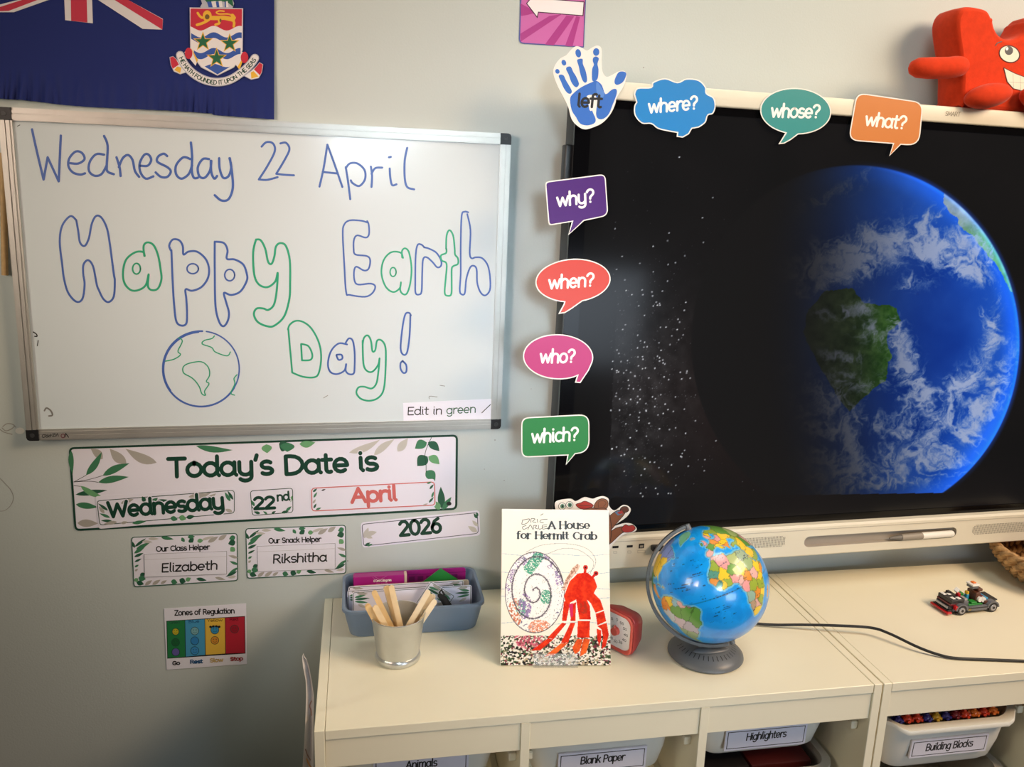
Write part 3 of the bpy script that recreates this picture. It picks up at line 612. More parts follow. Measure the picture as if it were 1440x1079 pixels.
mini_leaves(sh, Z_ := [((147, 722), (139, 712), 5, LGR[0]), ((152, 718), (138, 708), 4, LG[1]), ((155, 728), (140, 722), 4, LG[0]), ((158, 733), (142, 732), 4, LG[1]), ((165, 734), (146, 737), 5, LGR[0]), ((204, 706), (200, 698), 6, LG[1]), ((212, 709), (222, 700), 7, LG[0]), ((218, 706), (236, 703), 5, LG[1]),
    ((265, 699), (290, 694), 6, LGR[0]), ((276, 702), (298, 692), 5, LGR[0]), ((288, 705), (304, 694), 6, LGR[0]), ((170, 708), (188, 702), 6, LGR[0]), ((180, 710), (176, 703), 6, LGR[0]), ((324, 705), (316, 692), 5, LG[0]), ((328, 703), (320, 690), 4, LG[1]), ((327, 720), (316, 716), 5, LGR[0]), ((252, 727), (262, 730), 8, LG[2]), ((240, 728), (250, 731), 7, LG[0]), ((262, 728), (274, 726), 6, LG[1]), ((186, 736), (206, 733), 5, LG[0]), ((170, 736), (180, 734), 4, LGR[0])])
sh.halo_text('Wednesday', (153, 727.5), (315, 714.5), 20.5, DGREEN, 5.0)
tag(sh.build('day_card'), 'white card reading Wednesday stuck on the date banner', 'card')
sh = Sheet((0, -0.0016, 0), WN); sh.base(rline([(350, 687), (413, 684), (415, 724), (353, 728)], 4), GLOSSP, 0.0006); c = rline([(351.5, 690), (412, 686), (412.5, 721), (354.5, 725.5)], 5); sh.ring(c, 1.0, DGREEN)
mini_leaves(sh, [((358, 712), (353, 703), 4, LG[0]), ((360, 720), (354, 712), 4, LG[1]), ((366, 722), (357, 720), 4, LG[1]), ((376, 723), (370, 719), 3, LG[0]), ((382, 722), (388, 719), 3, LG[1]), ((402, 719), (410, 712), 4, LG[0]), ((396, 721), (406, 719), 4, LG[1]), ((408, 706), (411, 697), 4, LG[2])])
sh.halo_text('22', (357.5, 716), (387, 714.5), 16, DGREEN, 4.3); sh.halo_text('nd', (390, 704.5), (407.5, 703), 11, DGREEN, 2.7)
tag(sh.build('date_number_card'), 'small white card reading 22nd stuck on the date banner', 'card')
PINK = mat('pink_print', (204, 104, 102), .35)
sh = Sheet((0, -0.0016, 0), WN); sh.base(rline([(436, 683), (611, 673.5), (613, 712), (437, 722)], 4), GLOSSP, 0.0006); c = rline([(437.5, 686), (611.5, 677), (612.5, 711), (438, 719.5)], 6); sh.ring(c, 1.4, PINK)
mini_leaves(sh, [((440, 692), (446, 687), 3, LG[1]), ((441, 700), (446, 692), 3, LG[0]), ((440, 708), (444, 702), 3, LGR[0]), ((441, 715), (445, 708), 3, LG[1]), ((444, 717), (452, 714), 3, LG[0]), ((600, 680), (607, 678), 2.5, LG[0]), ((604, 688), (610, 681), 3, LG[1]), ((607, 700), (610, 691), 3, LG[0]), ((603, 707), (610, 699), 3, LG[1]), ((594, 711), (602, 708), 2, LGR[0]), ((452, 690), (458, 688), 2, INK)])
sh.text('April', (495, 706.5), (558, 703), 19, PINK, 4.9)
tag(sh.build('month_card'), 'white card reading April in pink stuck on the date banner', 'card')
sh = Sheet((0, -0.0008, 0), WN); sh.base(rline([(507, 735), (674, 717.5), (675.5, 753), (509.5, 770.5)], 5), GLOSSP, 0.0006); c = rline([(508.5, 737), (671.5, 720.5), (673, 750.5), (511, 768.5)], 5); sh.ring(c, 0.9, mat('slate_print', (44, 52, 76), .35))
mini_leaves(sh, [((512, 757), (518, 742), 7, LGR[1]), ((514, 752), (530, 748), 7, LGR[1]), ((513, 752), (524, 757), 6, LGR[1]), ((671, 748), (658, 740), 7, LGR[1]), ((672, 740), (664, 732), 5, LGR[1]), ((513, 767), (521, 763), 3, LG[1]), ((516, 768), (524, 765), 3, LG[0]), ((671, 729), (666, 722), 4, LG[1]), ((672, 726), (670, 720), 3, LG[1])])
sh.text('2026', (562.5, 753.5), (621, 748), 19.5, DGREEN, 4.7)
tag(sh.build('year_card'), 'white card reading 2026 on the wall under the banner', 'card')

def helper(name, corners, title, ta, tb, label, nx0):
    sh = Sheet((0, -0.0006, 0), WN); o = rline(corners, 5); sh.base(o, GLOSSP, 0.0006); sh.ring(o, 1.3, LG[1])
    TL, TR, BR, BL = [np.array(c, float) for c in corners]
    def P(u, v): return (TL * (1 - u) + TR * u) * (1 - v) + (BL * (1 - u) + BR * u) * v
    L = []
    for b, t, w, k in (((.03, .22), (.0, .08), 4, 1), ((.03, .2), (.14, .04), 4, 1), ((.04, .25), (.18, .12), 5, 0), ((.02, .33), (.13, .2), 5, 0), ((.02, .4), (.11, .33), 4, 1), ((.02, .5), (.09, .44), 3, 1), ((.1, .1), (.2, .12), 4, 4), ((.16, .05), (.26, .06), 4, 4), ((.28, .03), (.4, .08), 5, 0),
        ((.5, .08), (.47, .12), 7, 0), ((.55, .08), (.58, .16), 9, 1), ((.62, .14), (.68, .12), 6, 2), ((.53, .05), (.6, .04), 5, 0), ((.72, .17), (.82, .06), 6, 3), ((.82, .13), (.9, .03), 6, 3), ((.66, .12), (.78, .05), 4, 4), ((.98, .08), (.92, .12), 7, 0), ((.98, .18), (.91, .22), 9, 1), ((.97, .3), (.93, .38), 8, 2), ((.99, .2), (1, .2), 6, 0),
        ((1, .52), (.91, .46), 4, 3), ((1, .66), (.92, .58), 4, 0), ((1, .72), (.9, .86), 4, 0), ((.99, .8), (.88, .9), 4, 1), ((.98, .9), (.9, .92), 4, 4), ((.08, .72), (.1, .8), 7, 1), ((.05, .82), (.12, .85), 8, 0), ((.03, .9), (.1, .95), 7, 1), ((.02, .82), (.04, .9), 6, 2),
        ((.11, .97), (.18, .88), 5, 3), ((.18, .97), (.26, .88), 5, 3), ((.26, .96), (.32, .9), 4, 3), ((.36, .92), (.42, .96), 7, 0), ((.44, .9), (.5, .96), 8, 1), ((.5, .93), (.55, .88), 6, 2), ((.6, .9), (.7, .95), 5, 1), ((.78, .9), (.88, .96), 4, 3), ((.02, .6), (.06, .56), 3, 0), ((.02, .68), (.05, .64), 3, 3)):
        mt = (LG + LGR)[k]; mini_leaves(sh, [(P(*b), P(*t), w, mt)])
    sh.text(title, ta, tb, 6.8, INK, 1.45)
    return tag(sh.build(name), label, 'sign')
helper('helper_sign', [(184.5, 755), (334, 749.5), (335, 817), (188, 826)], 'Our Class Helper', (220, 775.5), (295, 772.5), 'leaf bordered sign reading Our Class Helper under the date banner', 0)
helper('helper_sign', [(345, 743), (486.5, 738), (487, 807), (347, 814)], 'Our Snack Helper', (378, 764), (451.5, 761.5), 'leaf bordered sign reading Our Snack Helper beside the class helper sign', 0)
for q, t, a, b, lab in (([(202.5, 779), (319, 775), (319, 807.5), (203.5, 812)], 'Elizabeth', (227.5, 804.5), (306, 800.5), 'white slip with handwritten style name on the class helper sign'), ([(361.5, 768), (471.5, 764), (471.5, 800.5), (362.5, 804)], 'Rikshitha', (384, 792), (459.5, 789), 'white slip with name on the snack helper sign')):
    sh = Sheet((0, -0.0016, 0), WN); sh.base(q, PAPER, 0.0007); c = [np.array(x, float) for x in q]
    sh.ring(c, 0.5, mat('thin_grey_line', (120, 120, 124), .5)); sh.ribbon([c[0] + (1, 8), c[1] + (-1, 7.5)], 0.4, mat('crease', (190, 188, 194), .5))
    sh.text(t, a, b, 11.5, INK, 2.0, slant=.06); tag(sh.build('name_slip'), lab, 'name slip')
# zones poster
sh = Sheet((0, -0.0006, 0), WN); g4 = lambda P: Z(170, 720, 4.114, P)
sh.base(g4([(250, 560), (725, 530), (730, 880), (265, 913)]), PAPER, 0.0007)
sh.text('Zones of Regulation', *g4([(312, 598), (658, 585)]), 6.8, INK, 1.45)
cl = [((38, 122, 70), 'Green'), ((72, 152, 196), 'Blue'), ((222, 182, 72), 'Yellow'), ((176, 40, 58), 'Red')]
xt = [266, 371, 486, 603, 716]; yt = [632, 625, 619, 611, 604]; yb = [846, 838, 828, 820, 817]
sh.poly(inset(g4([(266, 632), (716, 604), (719, 817), (271, 846)]), -0.5), INK)
for k, (c, n) in enumerate(cl):
    sh.poly(inset(g4([(xt[k], yt[k]), (xt[k + 1], yt[k + 1]), (xt[k + 1] + 3, yb[k + 1]), (xt[k] + 4, yb[k])]), .35), mat('zone_' + n.lower(), c, .35))
DK = mat('zone_ink', (34, 60, 60), .4)
for t, a, b, mt in (('Green', (283, 648), (342, 644), MATS['leaf_dark']), ('Blue', (393, 642), (455, 638), mat('zone_navy', (34, 84, 130), .4)), ('Yellow', (500, 635), (588, 632), mat('zone_brown', (110, 84, 30), .4)), ('Red', (630, 628), (680, 625), mat('zone_maroon', (100, 18, 34), .4))): sh.text(t, *g4([a, b]), 3.6, mt, .75)
for cx, cy, r, c, e in ((317, 692, 19, (190, 176, 40), 1), (317, 754, 22, (28, 98, 54), 1), (318, 810, 22, (98, 92, 160), 0), (428, 688, 22, (120, 170, 180), 1), (428, 745, 23, (50, 128, 190), 0), (428, 802, 23, (60, 140, 200), 1), (544, 682, 23, (56, 142, 190), 1), (544, 742, 22, (204, 140, 50), 1), (658, 677, 23, (150, 26, 46), 1)):
    sh.poly(g4(ellipse(cx, cy, r + 2, r + 2, n=18)), DK); sh.poly(g4(ellipse(cx, cy, r - 1, r - 1, n=18)), mat('face_%d_%d' % (cx, cy), c, .4))
    if e: sh.ribbon(g4(ellipse(cx, cy + 2, r * .5, r * .4, 0, 20, 160, n=6)), .45, DK); [sh.poly(g4(ellipse(cx + s * 8, cy - 6, 3, 3, n=6)), DK) for s in (-1, 1)]
for dx in (-26, -10, 8, 24): sh.poly(g4(ellipse(545 + dx, 660 + abs(dx) * .15, 8, 7, n=8)), INK)
for t, a, b, mt in (('Go', (300, 884), (342, 882), INK), ('Rest', (403, 876), (474, 872), MATS['zone_navy']), ('Slow', (517, 868), (592, 864), mat('zone_gold', (196, 168, 110), .4)), ('Stop', (635, 860), (706, 856), mat('zone_red_text', (150, 34, 40), .4))): sh.text(t, *g4([a, b]), 4.8, mt, 1.4)
tag(sh.build('zones_poster'), 'small poster of four coloured zones with faces low on the wall', 'poster')

# pink arrow card high on the wall
sh = Sheet((0, -0.0006, 0), WN); h4 = lambda P: Z(700, 0, 4, P); PK = mat('pink_card', (196, 102, 170), .3); PK2 = mat('magenta_ray', (166, 56, 134), .3)
o = rpoly(h4([(138, -330, 20), (510, -330, 20), (484, 268, 4), (118, 245, 30)])); sh.base(o, mat('card_blue_edge', (72, 88, 160), .3), .0006); i_ = inset(o, 1.5); sh.poly(i_, PK)
for q in ([(126, 190), (290, 90), (360, 80), (128, 235)], [(265, 250), (385, 88), (430, 92), (315, 255)], [(378, 258), (440, 92), (462, 96), (420, 262)], [(130, 90), (128, 20), (220, 70), (165, 85)]): sh.poly(h4(q), PK2)
ar = h4([(165, 20), (215, -40), (220, -8), (482, 14), (476, 86), (226, 66), (220, 92)]); sh.poly(inset([np.array(p) for p in ar], -1.3), mat('plum_print', (60, 20, 52), .3)); sh.poly(ar, mat('white_print', (236, 230, 234), .3))
tag(sh.build('arrow_card'), 'pink card with white left arrow high on the wall above the blue hand', 'card')
#@@SPLIT
# ================================================================== interactive display
TP = np.array([0.455063107, -0.119771383, 0.125523085 + Z0]); TU = np.array([0.9994960, 0.0307832, -0.0080481]); TV = np.array([0.0080447, -0.0092729, 0.9999223]); TN = np.cross(TU, TV)
def tv(u, v, n=0.0): return TP + TU * u + TV * v + TN * n
def tuv(px, py, n=0.0):
    w = plane_pt(px, py, TP + TN * n, TN) - TP - TN * n; return w @ TU, w @ TV
TMAT = Matrix(((TU[0], TV[0], TN[0], TP[0]), (TU[1], TV[1], TN[1], TP[1]), (TU[2], TV[2], TN[2], TP[2]), (0, 0, 0, 1)))
disp = root('interactive_display', tuple(tv(0.72, -0.033, -0.04)), 0, 'large wall mounted touch display showing planet Earth and stars', 'display screen')
def tbox(name, u0, u1, v0, v1, n0, n1, mt, bev=0.0, parent=disp, smooth=False):
    m = MB(); m.box(u0, u1, v0, v1, n0, n1, mt, bev, 3, TMAT); return m.build(name, parent, smooth=bool(bev))
CASE = mat('display_casing', (16, 16, 18), .5); BEZ = mat('glossy_black_bezel', (8, 8, 10), .12, spec=.25); DWHITE = mat('display_white', (222, 216, 198), .42)
tbox('back_casing', 0.006, 1.454, 0.0, 0.892, -0.075, -0.006, CASE, .003)
m = MB()
for q in ((0, .03, .037, .892), (1.43, 1.46, .037, .892), (.03, 1.43, .037, .056), (.03, 1.43, .876, .892)): m.box(q[0], q[1], q[2], q[3], -.006, 0.0015, BEZ, 0, 2, TMAT)
m.build('bezel', disp)
tbox('top_trim', -0.002, 1.462, .8905, .9225, -.075, .006, DWHITE, .004)
tbox('side_bracket', -0.009, 0.006, .72, .81, -.045, -.02, BLACKP, .003)
# the picture on the screen
nx, ny = 900, 530; uu = np.linspace(.03, 1.43, nx); vv = np.linspace(.876, .056, ny); UU, VV = np.meshgrid(uu, vv)
X3 = TP + UU[..., None] * TU + VV[..., None] * TV; pic = project(X3); X, Y = pic[..., 0], pic[..., 1]
col = np.zeros(X.shape + (3,)); base_c = np.array((24, 23, 25)) / 255.
col[:] = base_c * 0.72
n1 = fbm(X / 90, Y / 90, 4, 3); col += (n1 - .5)[..., None] * np.array((.03, .02, .02)); warm = np.exp(-(((X - 1080) / 150) ** 2 + ((Y - 560) / 130) ** 2)); col += warm[..., None] * np.array((.05, .02, .012))
col *= (0.55 + 0.45 * sm(810, 870, X))[..., None]
bx = 860 + (X * 0) + (720 - Y) * 0.045; inside = (X > bx - 6) & (Y < 700) 
dust = np.exp(-(((X - 900 - (540 - Y) * .25) / 90) ** 2 + ((Y - 560) / 130) ** 2)) * inside; n2 = fbm(X / 12, Y / 12, 4, 8); col += (dust * n2 * .16)[..., None]
rs = np.random.default_rng(11)
for k in range(2400):
    if k < 1500: sx, sy = rs.normal(905, 62), rs.normal(540, 105)
    elif k < 1700: sx, sy = rs.uniform(860, 1060), rs.uniform(215, 700)
    else: sx, sy = rs.normal(890, 30), rs.normal(560, 90)
    if sx < 858 or sy < 195 or sy > 700 or sx > 1060: continue
    b = rs.random() ** 4 * .95 + .07; r = .35 + .45 * (b > .7)
    i0 = np.searchsorted(uu, tuv(sx, sy)[0]); j0 = ny - 1 - np.searchsorted(vv[::-1], tuv(sx, sy)[1]); a0, a1, c0, c1 = max(j0 - 3, 0), j0 + 4, max(i0 - 3, 0), i0 + 4
    d = np.hypot(X[a0:a1, c0:c1] - sx, Y[a0:a1, c0:c1] - sy); col[a0:a1, c0:c1] += (b * np.clip(1.3 * r + .25 - d, 0, 1))[..., None] * np.array((.95, .97, 1))
# Earth, seen as a disc
cx, cy, rx, ry = 1203, 482, 231, 250
ex, ey = (X - cx) / rx, (Y - cy) / ry; rr = np.hypot(ex, ey); earth = rr < 1
zz = np.sqrt(np.clip(1 - rr ** 2, 0, 1))
day = sm(-0.46, 0.78, ex * .95 - ey * .05 + zz * .22 - .02)
wx = fbm(X / 40, Y / 40, 5, 21) - .5; wy = fbm(X / 40, Y / 40, 5, 22) - .5
ocean = np.array((14, 58, 150)) / 255. + (sm(.55, 1, rr) * .9)[..., None] * np.array((.06, .13, .22)) + ((fbm(X / 60, Y / 60, 4, 5) - .5) * .12)[..., None]
land = np.zeros(X.shape)
sam = [(1140, 436), (1165, 410), (1195, 405), (1215, 425), (1232, 425), (1262, 430), (1268, 450), (1250, 470), (1252, 500), (1248, 535), (1215, 560), (1195, 580), (1180, 560), (1160, 520), (1130, 470)]
afr = [(1330, 262), (1345, 262), (1375, 285), (1400, 320), (1420, 370), (1432, 420), (1420, 400), (1405, 370), (1380, 345), (1352, 322), (1335, 300), (1325, 285)]
WX, WY = X + wx * 22, Y + wy * 22
ls, la = inpoly(WX, WY, sam), inpoly(WX, WY, afr)
gcol = np.array((42, 68, 34)) / 255. + sm(1190, 1255, X)[..., None] * np.array((.0, .09, -.02)) + ((fbm(X / 11, Y / 11, 6, 31, .62) - .5) * .42)[..., None] * np.array((1, 1, .7))
acol = np.array((150, 158, 140)) / 255. + sm(300, 345, Y)[..., None] * np.array((-.22, .0, -.28)) + ((fbm(X / 14, Y / 14, 5, 33) - .5) * .3)[..., None]
surf = ocean.copy(); surf[ls] = gcol[ls]; surf[la] = acol[la]
den = np.zeros(X.shape)
for bx_, by_, sx, sy, rot, a in ((1190, 365, 60, 24, -10, 1.0), (1255, 345, 46, 22, -25, .95), (1225, 335, 26, 18, 0, .9), (1320, 345, 60, 22, 12, .95), (1360, 380, 28, 14, 25, .8), (1160, 400, 46, 10, -12, .6), (1285, 400, 22, 12, 10, .6), (1205, 435, 22, 11, -15, .7), (1290, 320, 40, 16, -20, .7),
    (1170, 270, 50, 9, -28, .55), (1190, 255, 34, 7, -30, .5), (1270, 500, 13, 48, -12, .8), (1300, 560, 12, 40, -18, .75), (1262, 460, 18, 12, 30, .6), (1395, 470, 12, 50, 8, .75), (1385, 300, 20, 40, -38, .7), (1415, 350, 8, 60, -12, .5), (1350, 545, 44, 18, -48, .8), (1370, 590, 40, 16, -55, .8), (1315, 610, 40, 14, -45, .75), (1275, 590, 24, 44, 10, .6),
    (1160, 560, 40, 22, 30, .7), (1185, 610, 44, 20, 50, .75), (1140, 590, 30, 16, 40, .6), (1200, 655, 80, 22, -8, .75), (1285, 650, 50, 20, -20, .75), (1240, 610, 30, 16, 30, .45), (1330, 640, 30, 26, -40, .6), (1110, 520, 40, 14, 5, .45), (1180, 500, 34, 6, 8, .5), (1400, 540, 16, 50, 20, .6), (1230, 680, 70, 12, -4, .7), (1100, 380, 30, 14, -20, .35), (1150, 650, 40, 26, 20, .5), (1225, 468, 26, 16, 35, .55), (1165, 445, 24, 10, 10, .45), (1195, 535, 50, 16, 20, .42), (1215, 590, 40, 18, 30, .6), (1130, 540, 40, 12, -10, .4), (1240, 540, 14, 20, 0, .4), (1180, 690, 60, 14, 0, .6)):
    c, s = math.cos(math.radians(rot)), math.sin(math.radians(rot)); dx, dy = WX - bx_, WY - by_
    den = np.maximum(den, a * np.exp(-.5 * (((dx * c + dy * s) / sx) ** 2 + ((-dx * s + dy * c) / sy) ** 2)))
fil = fbm(X / 26 + wx * 5, Y / 26 + wy * 5, 6, 41, .62, True); fin = fbm(X / 9 + wx * 9, Y / 9 + wy * 9, 4, 43, .6)
cl = np.clip(sm(.30, .98, den * .95 + (fil - .55) * 1.1 + (fin - .5) * .55) * np.clip(den * 2.6, 0, 1), 0, 1)
surf = surf * (1 - cl[..., None] * .88) + cl[..., None] * .88 * np.array((176, 186, 214)) / 255.
rim = sm(.86, 1.0, rr); surf += rim[..., None] * np.array((.02, .11, .30))
E_ = surf * (day ** 1.3)[..., None] + np.array((20, 19, 20)) / 255. * (1 - day)[..., None]
edge = 1 - sm(.992, 1.004, rr); clipb = (Y < 694 - (X - 1275) * .016) 
k = (edge * clipb)[..., None]; col = col * (1 - k) + E_ * k
col += ((1 - sm(0, .03, np.abs(rr - 1.0))) * sm(.15, .8, ex * .93 - ey * .25) * clipb * .35)[..., None] * np.array((.1, .35, 1))
col = lin(np.clip(col, 0, 1))
SCR = vcmat('screen_picture', rough=.12, emit=.92, spec=.2)
build('screen', X3.reshape(-1, 3), grid_faces(nx, ny)[:, ::-1], SCR, parent=disp, colors=col.reshape(-1, 3))
# lower bar with a pen recess
stad = lambda u0, u1, v, r, n=10: [(u1 - r + r * math.cos(a), v + r * math.sin(a)) for a in np.linspace(-math.pi / 2, math.pi / 2, n)] + [(u0 + r + r * math.cos(a), v + r * math.sin(a)) for a in np.linspace(math.pi / 2, 1.5 * math.pi, n)]
t0 = tuv(1131, 761, .02); t1 = tuv(1345, 750, .02); hole = stad(t0[0], t1[0], (t0[1] + t1[1]) / 2, .0125)
m = MB(); o4 = [(-.002, -.029), (1.462, -.029), (1.462, .036), (-.002, .036)]; nf = .02
pts = o4 + hole; tri = tessellate_polygon([[Vector((*p, 0)) for p in o4], [Vector((*p, 0)) for p in hole]])
m.add([tv(*p, nf) for p in pts], tri, DWHITE)
o5 = [(-.002, -.033), (1.462, -.033), (1.462, .040), (-.002, .040)]
m.add([tv(*p, nf) for p in o4] + [tv(*p, nf - .005) for p in o5] + [tv(*p, -.06) for p in o5], [(i, (i + 1) % 4, 4 + (i + 1) % 4, 4 + i) for i in range(4)] + [(4 + i, 4 + (i + 1) % 4, 8 + (i + 1) % 4, 8 + i) for i in range(4)] + [(8, 9, 10, 11)], DWHITE)
m.build('speaker_bar', disp)
n = len(hole); m = MB(); RECESS = mat('pen_recess_grey', (168, 160, 148), .5)
m.add([tv(*p, nf) for p in hole] + [tv(*p, nf - .012) for p in hole], [(i, (i + 1) % n, n + (i + 1) % n, n + i) for i in range(n)] + [tuple(range(n, 2 * n))], RECESS); m.build('pen_recess', disp)
m = MB(); m.box(.002, 1.458, .0295, .0305, nf - .0005, nf + .0006, mat('seam_grey', (176, 170, 156), .5), 0, 2, TMAT); m.build('bar_seam', disp)
HOLE = mat('grille_hole', (92, 88, 80), .7)
for a, b in (((984, 767), (1105, 762.5)), ((1367, 746), (1500, 736))):
    ua, va = tuv(*a, .02); ub, vb = tuv(*b, .02); v0 = (va + vb) / 2; m = MB(); r = .0125
    S = stad(ua, ub, v0, r)
    for i in range(int((ub - ua) / .0036)):
        for j in range(-4, 5):
            u, v = ua + .0018 + i * .0036, v0 + j * .0028
            if inpoly(np.array(u), np.array(v), S):
                q = .00085; m.add([tv(u - q, v - q, nf + .0003), tv(u + q, v - q, nf + .0003), tv(u + q, v + q, nf + .0003), tv(u - q, v + q, nf + .0003)], [(0, 1, 2, 3)], HOLE)
    m.build('speaker_grille', disp)
PORT = mat('port_black', (18, 18, 20), .4)
for px, py, w, h in ((865.5, 769.5, 9, 3.4), (885.5, 768.5, 9, 3.4), (902, 768, 8, 7)):
    u, v = tuv(px, py, .02); q = .00145; m = MB(); m.box(u - w / 2 * q, u + w / 2 * q, v - h / 2 * q, v + h / 2 * q, nf - .004, nf + .0005, PORT, 0, 2, TMAT)
    if h > 5: m.box(u - 2.2 * q, u + 2.2 * q, v - 2.2 * q, v + 1.0 * q, nf - .003, nf + .0008, RECESS, 0, 2, TMAT)
    m.build('usb_port', disp)
GL = mat('faint_grey_print', (176, 170, 158), .5)
for x, y, w, h in ((865, 777, 5, 3), (885, 776.5, 5, 3.5), (902, 776, 11, 4)): sh = Sheet(tv(0, 0, nf + .0003), TN); sh.ring([(x - w / 2, y - h / 2), (x + w / 2, y - h / 2), (x + w / 2, y + h / 2), (x - w / 2, y + h / 2)], .5, GL); sh.build('port_symbol', disp)
sh = Sheet(tv(0, 0, .0063), TN); sh.text('SMART', (1329, 162.5), (1350, 163.8), 6, mat('logo_grey', (140, 132, 116), .5), .7, slant=.15); sh.build('maker_logo', disp)
# black plug at the bar, white stylus
u, v = tuv(917, 769, .02); m = MB(); m.box(u - .004, u + .022, v - .006, v + .006, .0202, .034, BLACKP, .003, 2, TMAT); tag(m.build('usb_plug', smooth=True), 'black plug in the display bar just behind the globe', 'plug')
P = [tv(*tuv(x, y, .018), .018) for x, y in ((1251, 757), (1255, 756.6), (1267, 756), (1296, 753.5), (1338, 750.5), (1340, 750.3))]
st = root('stylus', tuple(P[3] - TV * .008), 0, 'white and grey stylus lying in the pen recess under the display', 'stylus')
m = MB(); m.tube([P[2], P[3]], .0076, mat('stylus_grey', (150, 142, 130), .5), 14); m.build('grip', st, smooth=True)
m = MB(); m.tube([P[0], P[1], P[2]], [.0018, .0035, .0066], mat('stylus_tip', (110, 106, 100), .5), 14); m.build('tip', st, smooth=True)
m = MB(); m.tube([P[3], P[4], P[5]], [.0078, .0078, .006], mat('stylus_white', (238, 236, 228), .35), 14); m.build('barrel', st, smooth=True)

# ================================================================== speech bubbles and hands stuck on the display
TF = tv(0, 0, .0075); WPR = mat('white_card', (236, 232, 228), .3); TXT = mat('white_lettering', (244, 242, 240), .35)
def dl(c, k=(1.22, 1.04, .86)): l = lin(np.array(c) / 255.) / np.array(k); l = np.clip(l, 0, .95); return tuple(255 * np.where(l <= .0031308, l * 12.92, 1.055 * l ** (1 / 2.4) - .055))
def bubble(word, outline, d, color, a, b, cap, w, label, n=.0075):
    sh = Sheet(tv(0, 0, n), TN); sh.base(outline, WPR, .0006); sh.poly(inset(outline, d), mat('card_' + word, dl(color, (1.25, 1.25, 1.2) if word in ('why', 'when', 'who', 'which') else (1.22, 1.04, .86)), .3)); sh.text(word + '?', a, b, cap, TXT, w, slant=.10)
    return tag(sh.build('question_card'), label, 'speech bubble card', 'question word cards around the display')
i5 = lambda P: Z(1040, 80, 5.143, P); j4 = lambda P: Z(700, 220, 4.495, P); k4 = lambda P: Z(700, 440, 4.495, P)
o = catmull(h4([(765, 530), (785, 495), (860, 490), (872, 462), (940, 440), (1010, 462), (1060, 442), (1130, 450), (1170, 490), (1175, 525), (1215, 550), (1225, 600), (1210, 640), (1182, 650), (1168, 690), (1130, 718)]), 4) + [np.array(p) for p in h4([(1092, 725), (1075, 755), (1040, 775), (1006, 770), (1008, 748)])] + catmull(h4([(960, 740), (900, 725), (862, 698), (810, 695), (770, 650), (766, 600), (778, 575)]), 4)
bubble('where', o, 1.7, (44, 134, 190), *h4([(848, 636), (1122, 612)]), 17.5, 3.2, 'blue cloud speech bubble card reading where')
el = ellipse(405, 393, 257, 168, 3, 84, -252, n=46); o = i5(el + [np.array((330, 552)), np.array((280, 632)), np.array((322, 628)), np.array((372, 600))])
bubble('whose', o, 1.6, (58, 146, 134), *i5([(226, 435), (574, 440)]), 17.5, 3.2, 'teal oval speech bubble card reading whose')
o = rpoly(i5([(845, 258, 70), (1328, 328, 75), (1298, 645, 90), (1165, 636), (1082, 718), (1108, 630), (785, 605, 75)]))
bubble('what', o, 1.6, (222, 128, 60), *i5([(904, 494), (1195, 522)]), 17.5, 3.2, 'orange rounded speech bubble card reading what')
o = rpoly(j4([(298, 160, 26), (680, 110, 40), (698, 375, 45), (545, 408), (445, 498), (468, 414), (320, 438, 26)]))
bubble('why', o, 1.6, (86, 42, 126), *j4([(375, 318), (608, 286)]), 17.5, 3.2, 'purple square speech bubble card reading why')
el = ellipse(475, 785, 238, 138, -4, 78, -254, n=46); o = j4(el + [np.array((415, 935)), np.array((382, 997)), np.array((425, 990)), np.array((470, 962))])
bubble('when', o, 1.6, (220, 76, 62), *j4([(322, 838), (606, 818)]), 17.5, 3.2, 'red oval speech bubble card reading when')
el = ellipse(381, 278, 222, 143, 2, 62, 372, n=46); o = k4(el + [np.array((575, 365)), np.array((522, 444)), np.array((487, 441)), np.array((500, 400))])
bubble('who', o, 1.6, (200, 62, 128), *k4([(266, 316), (484, 312)]), 17.5, 3.2, 'magenta oval speech bubble card reading who')
o = rpoly(k4([(148, 662, 50), (578, 640, 65), (580, 885, 80), (490, 893), (430, 962), (440, 902), (148, 916, 50)]))
bubble('which', o, 1.6, (56, 142, 78), *k4([(214, 822), (506, 805)]), 17.5, 3.2, 'green rounded speech bubble card reading which')
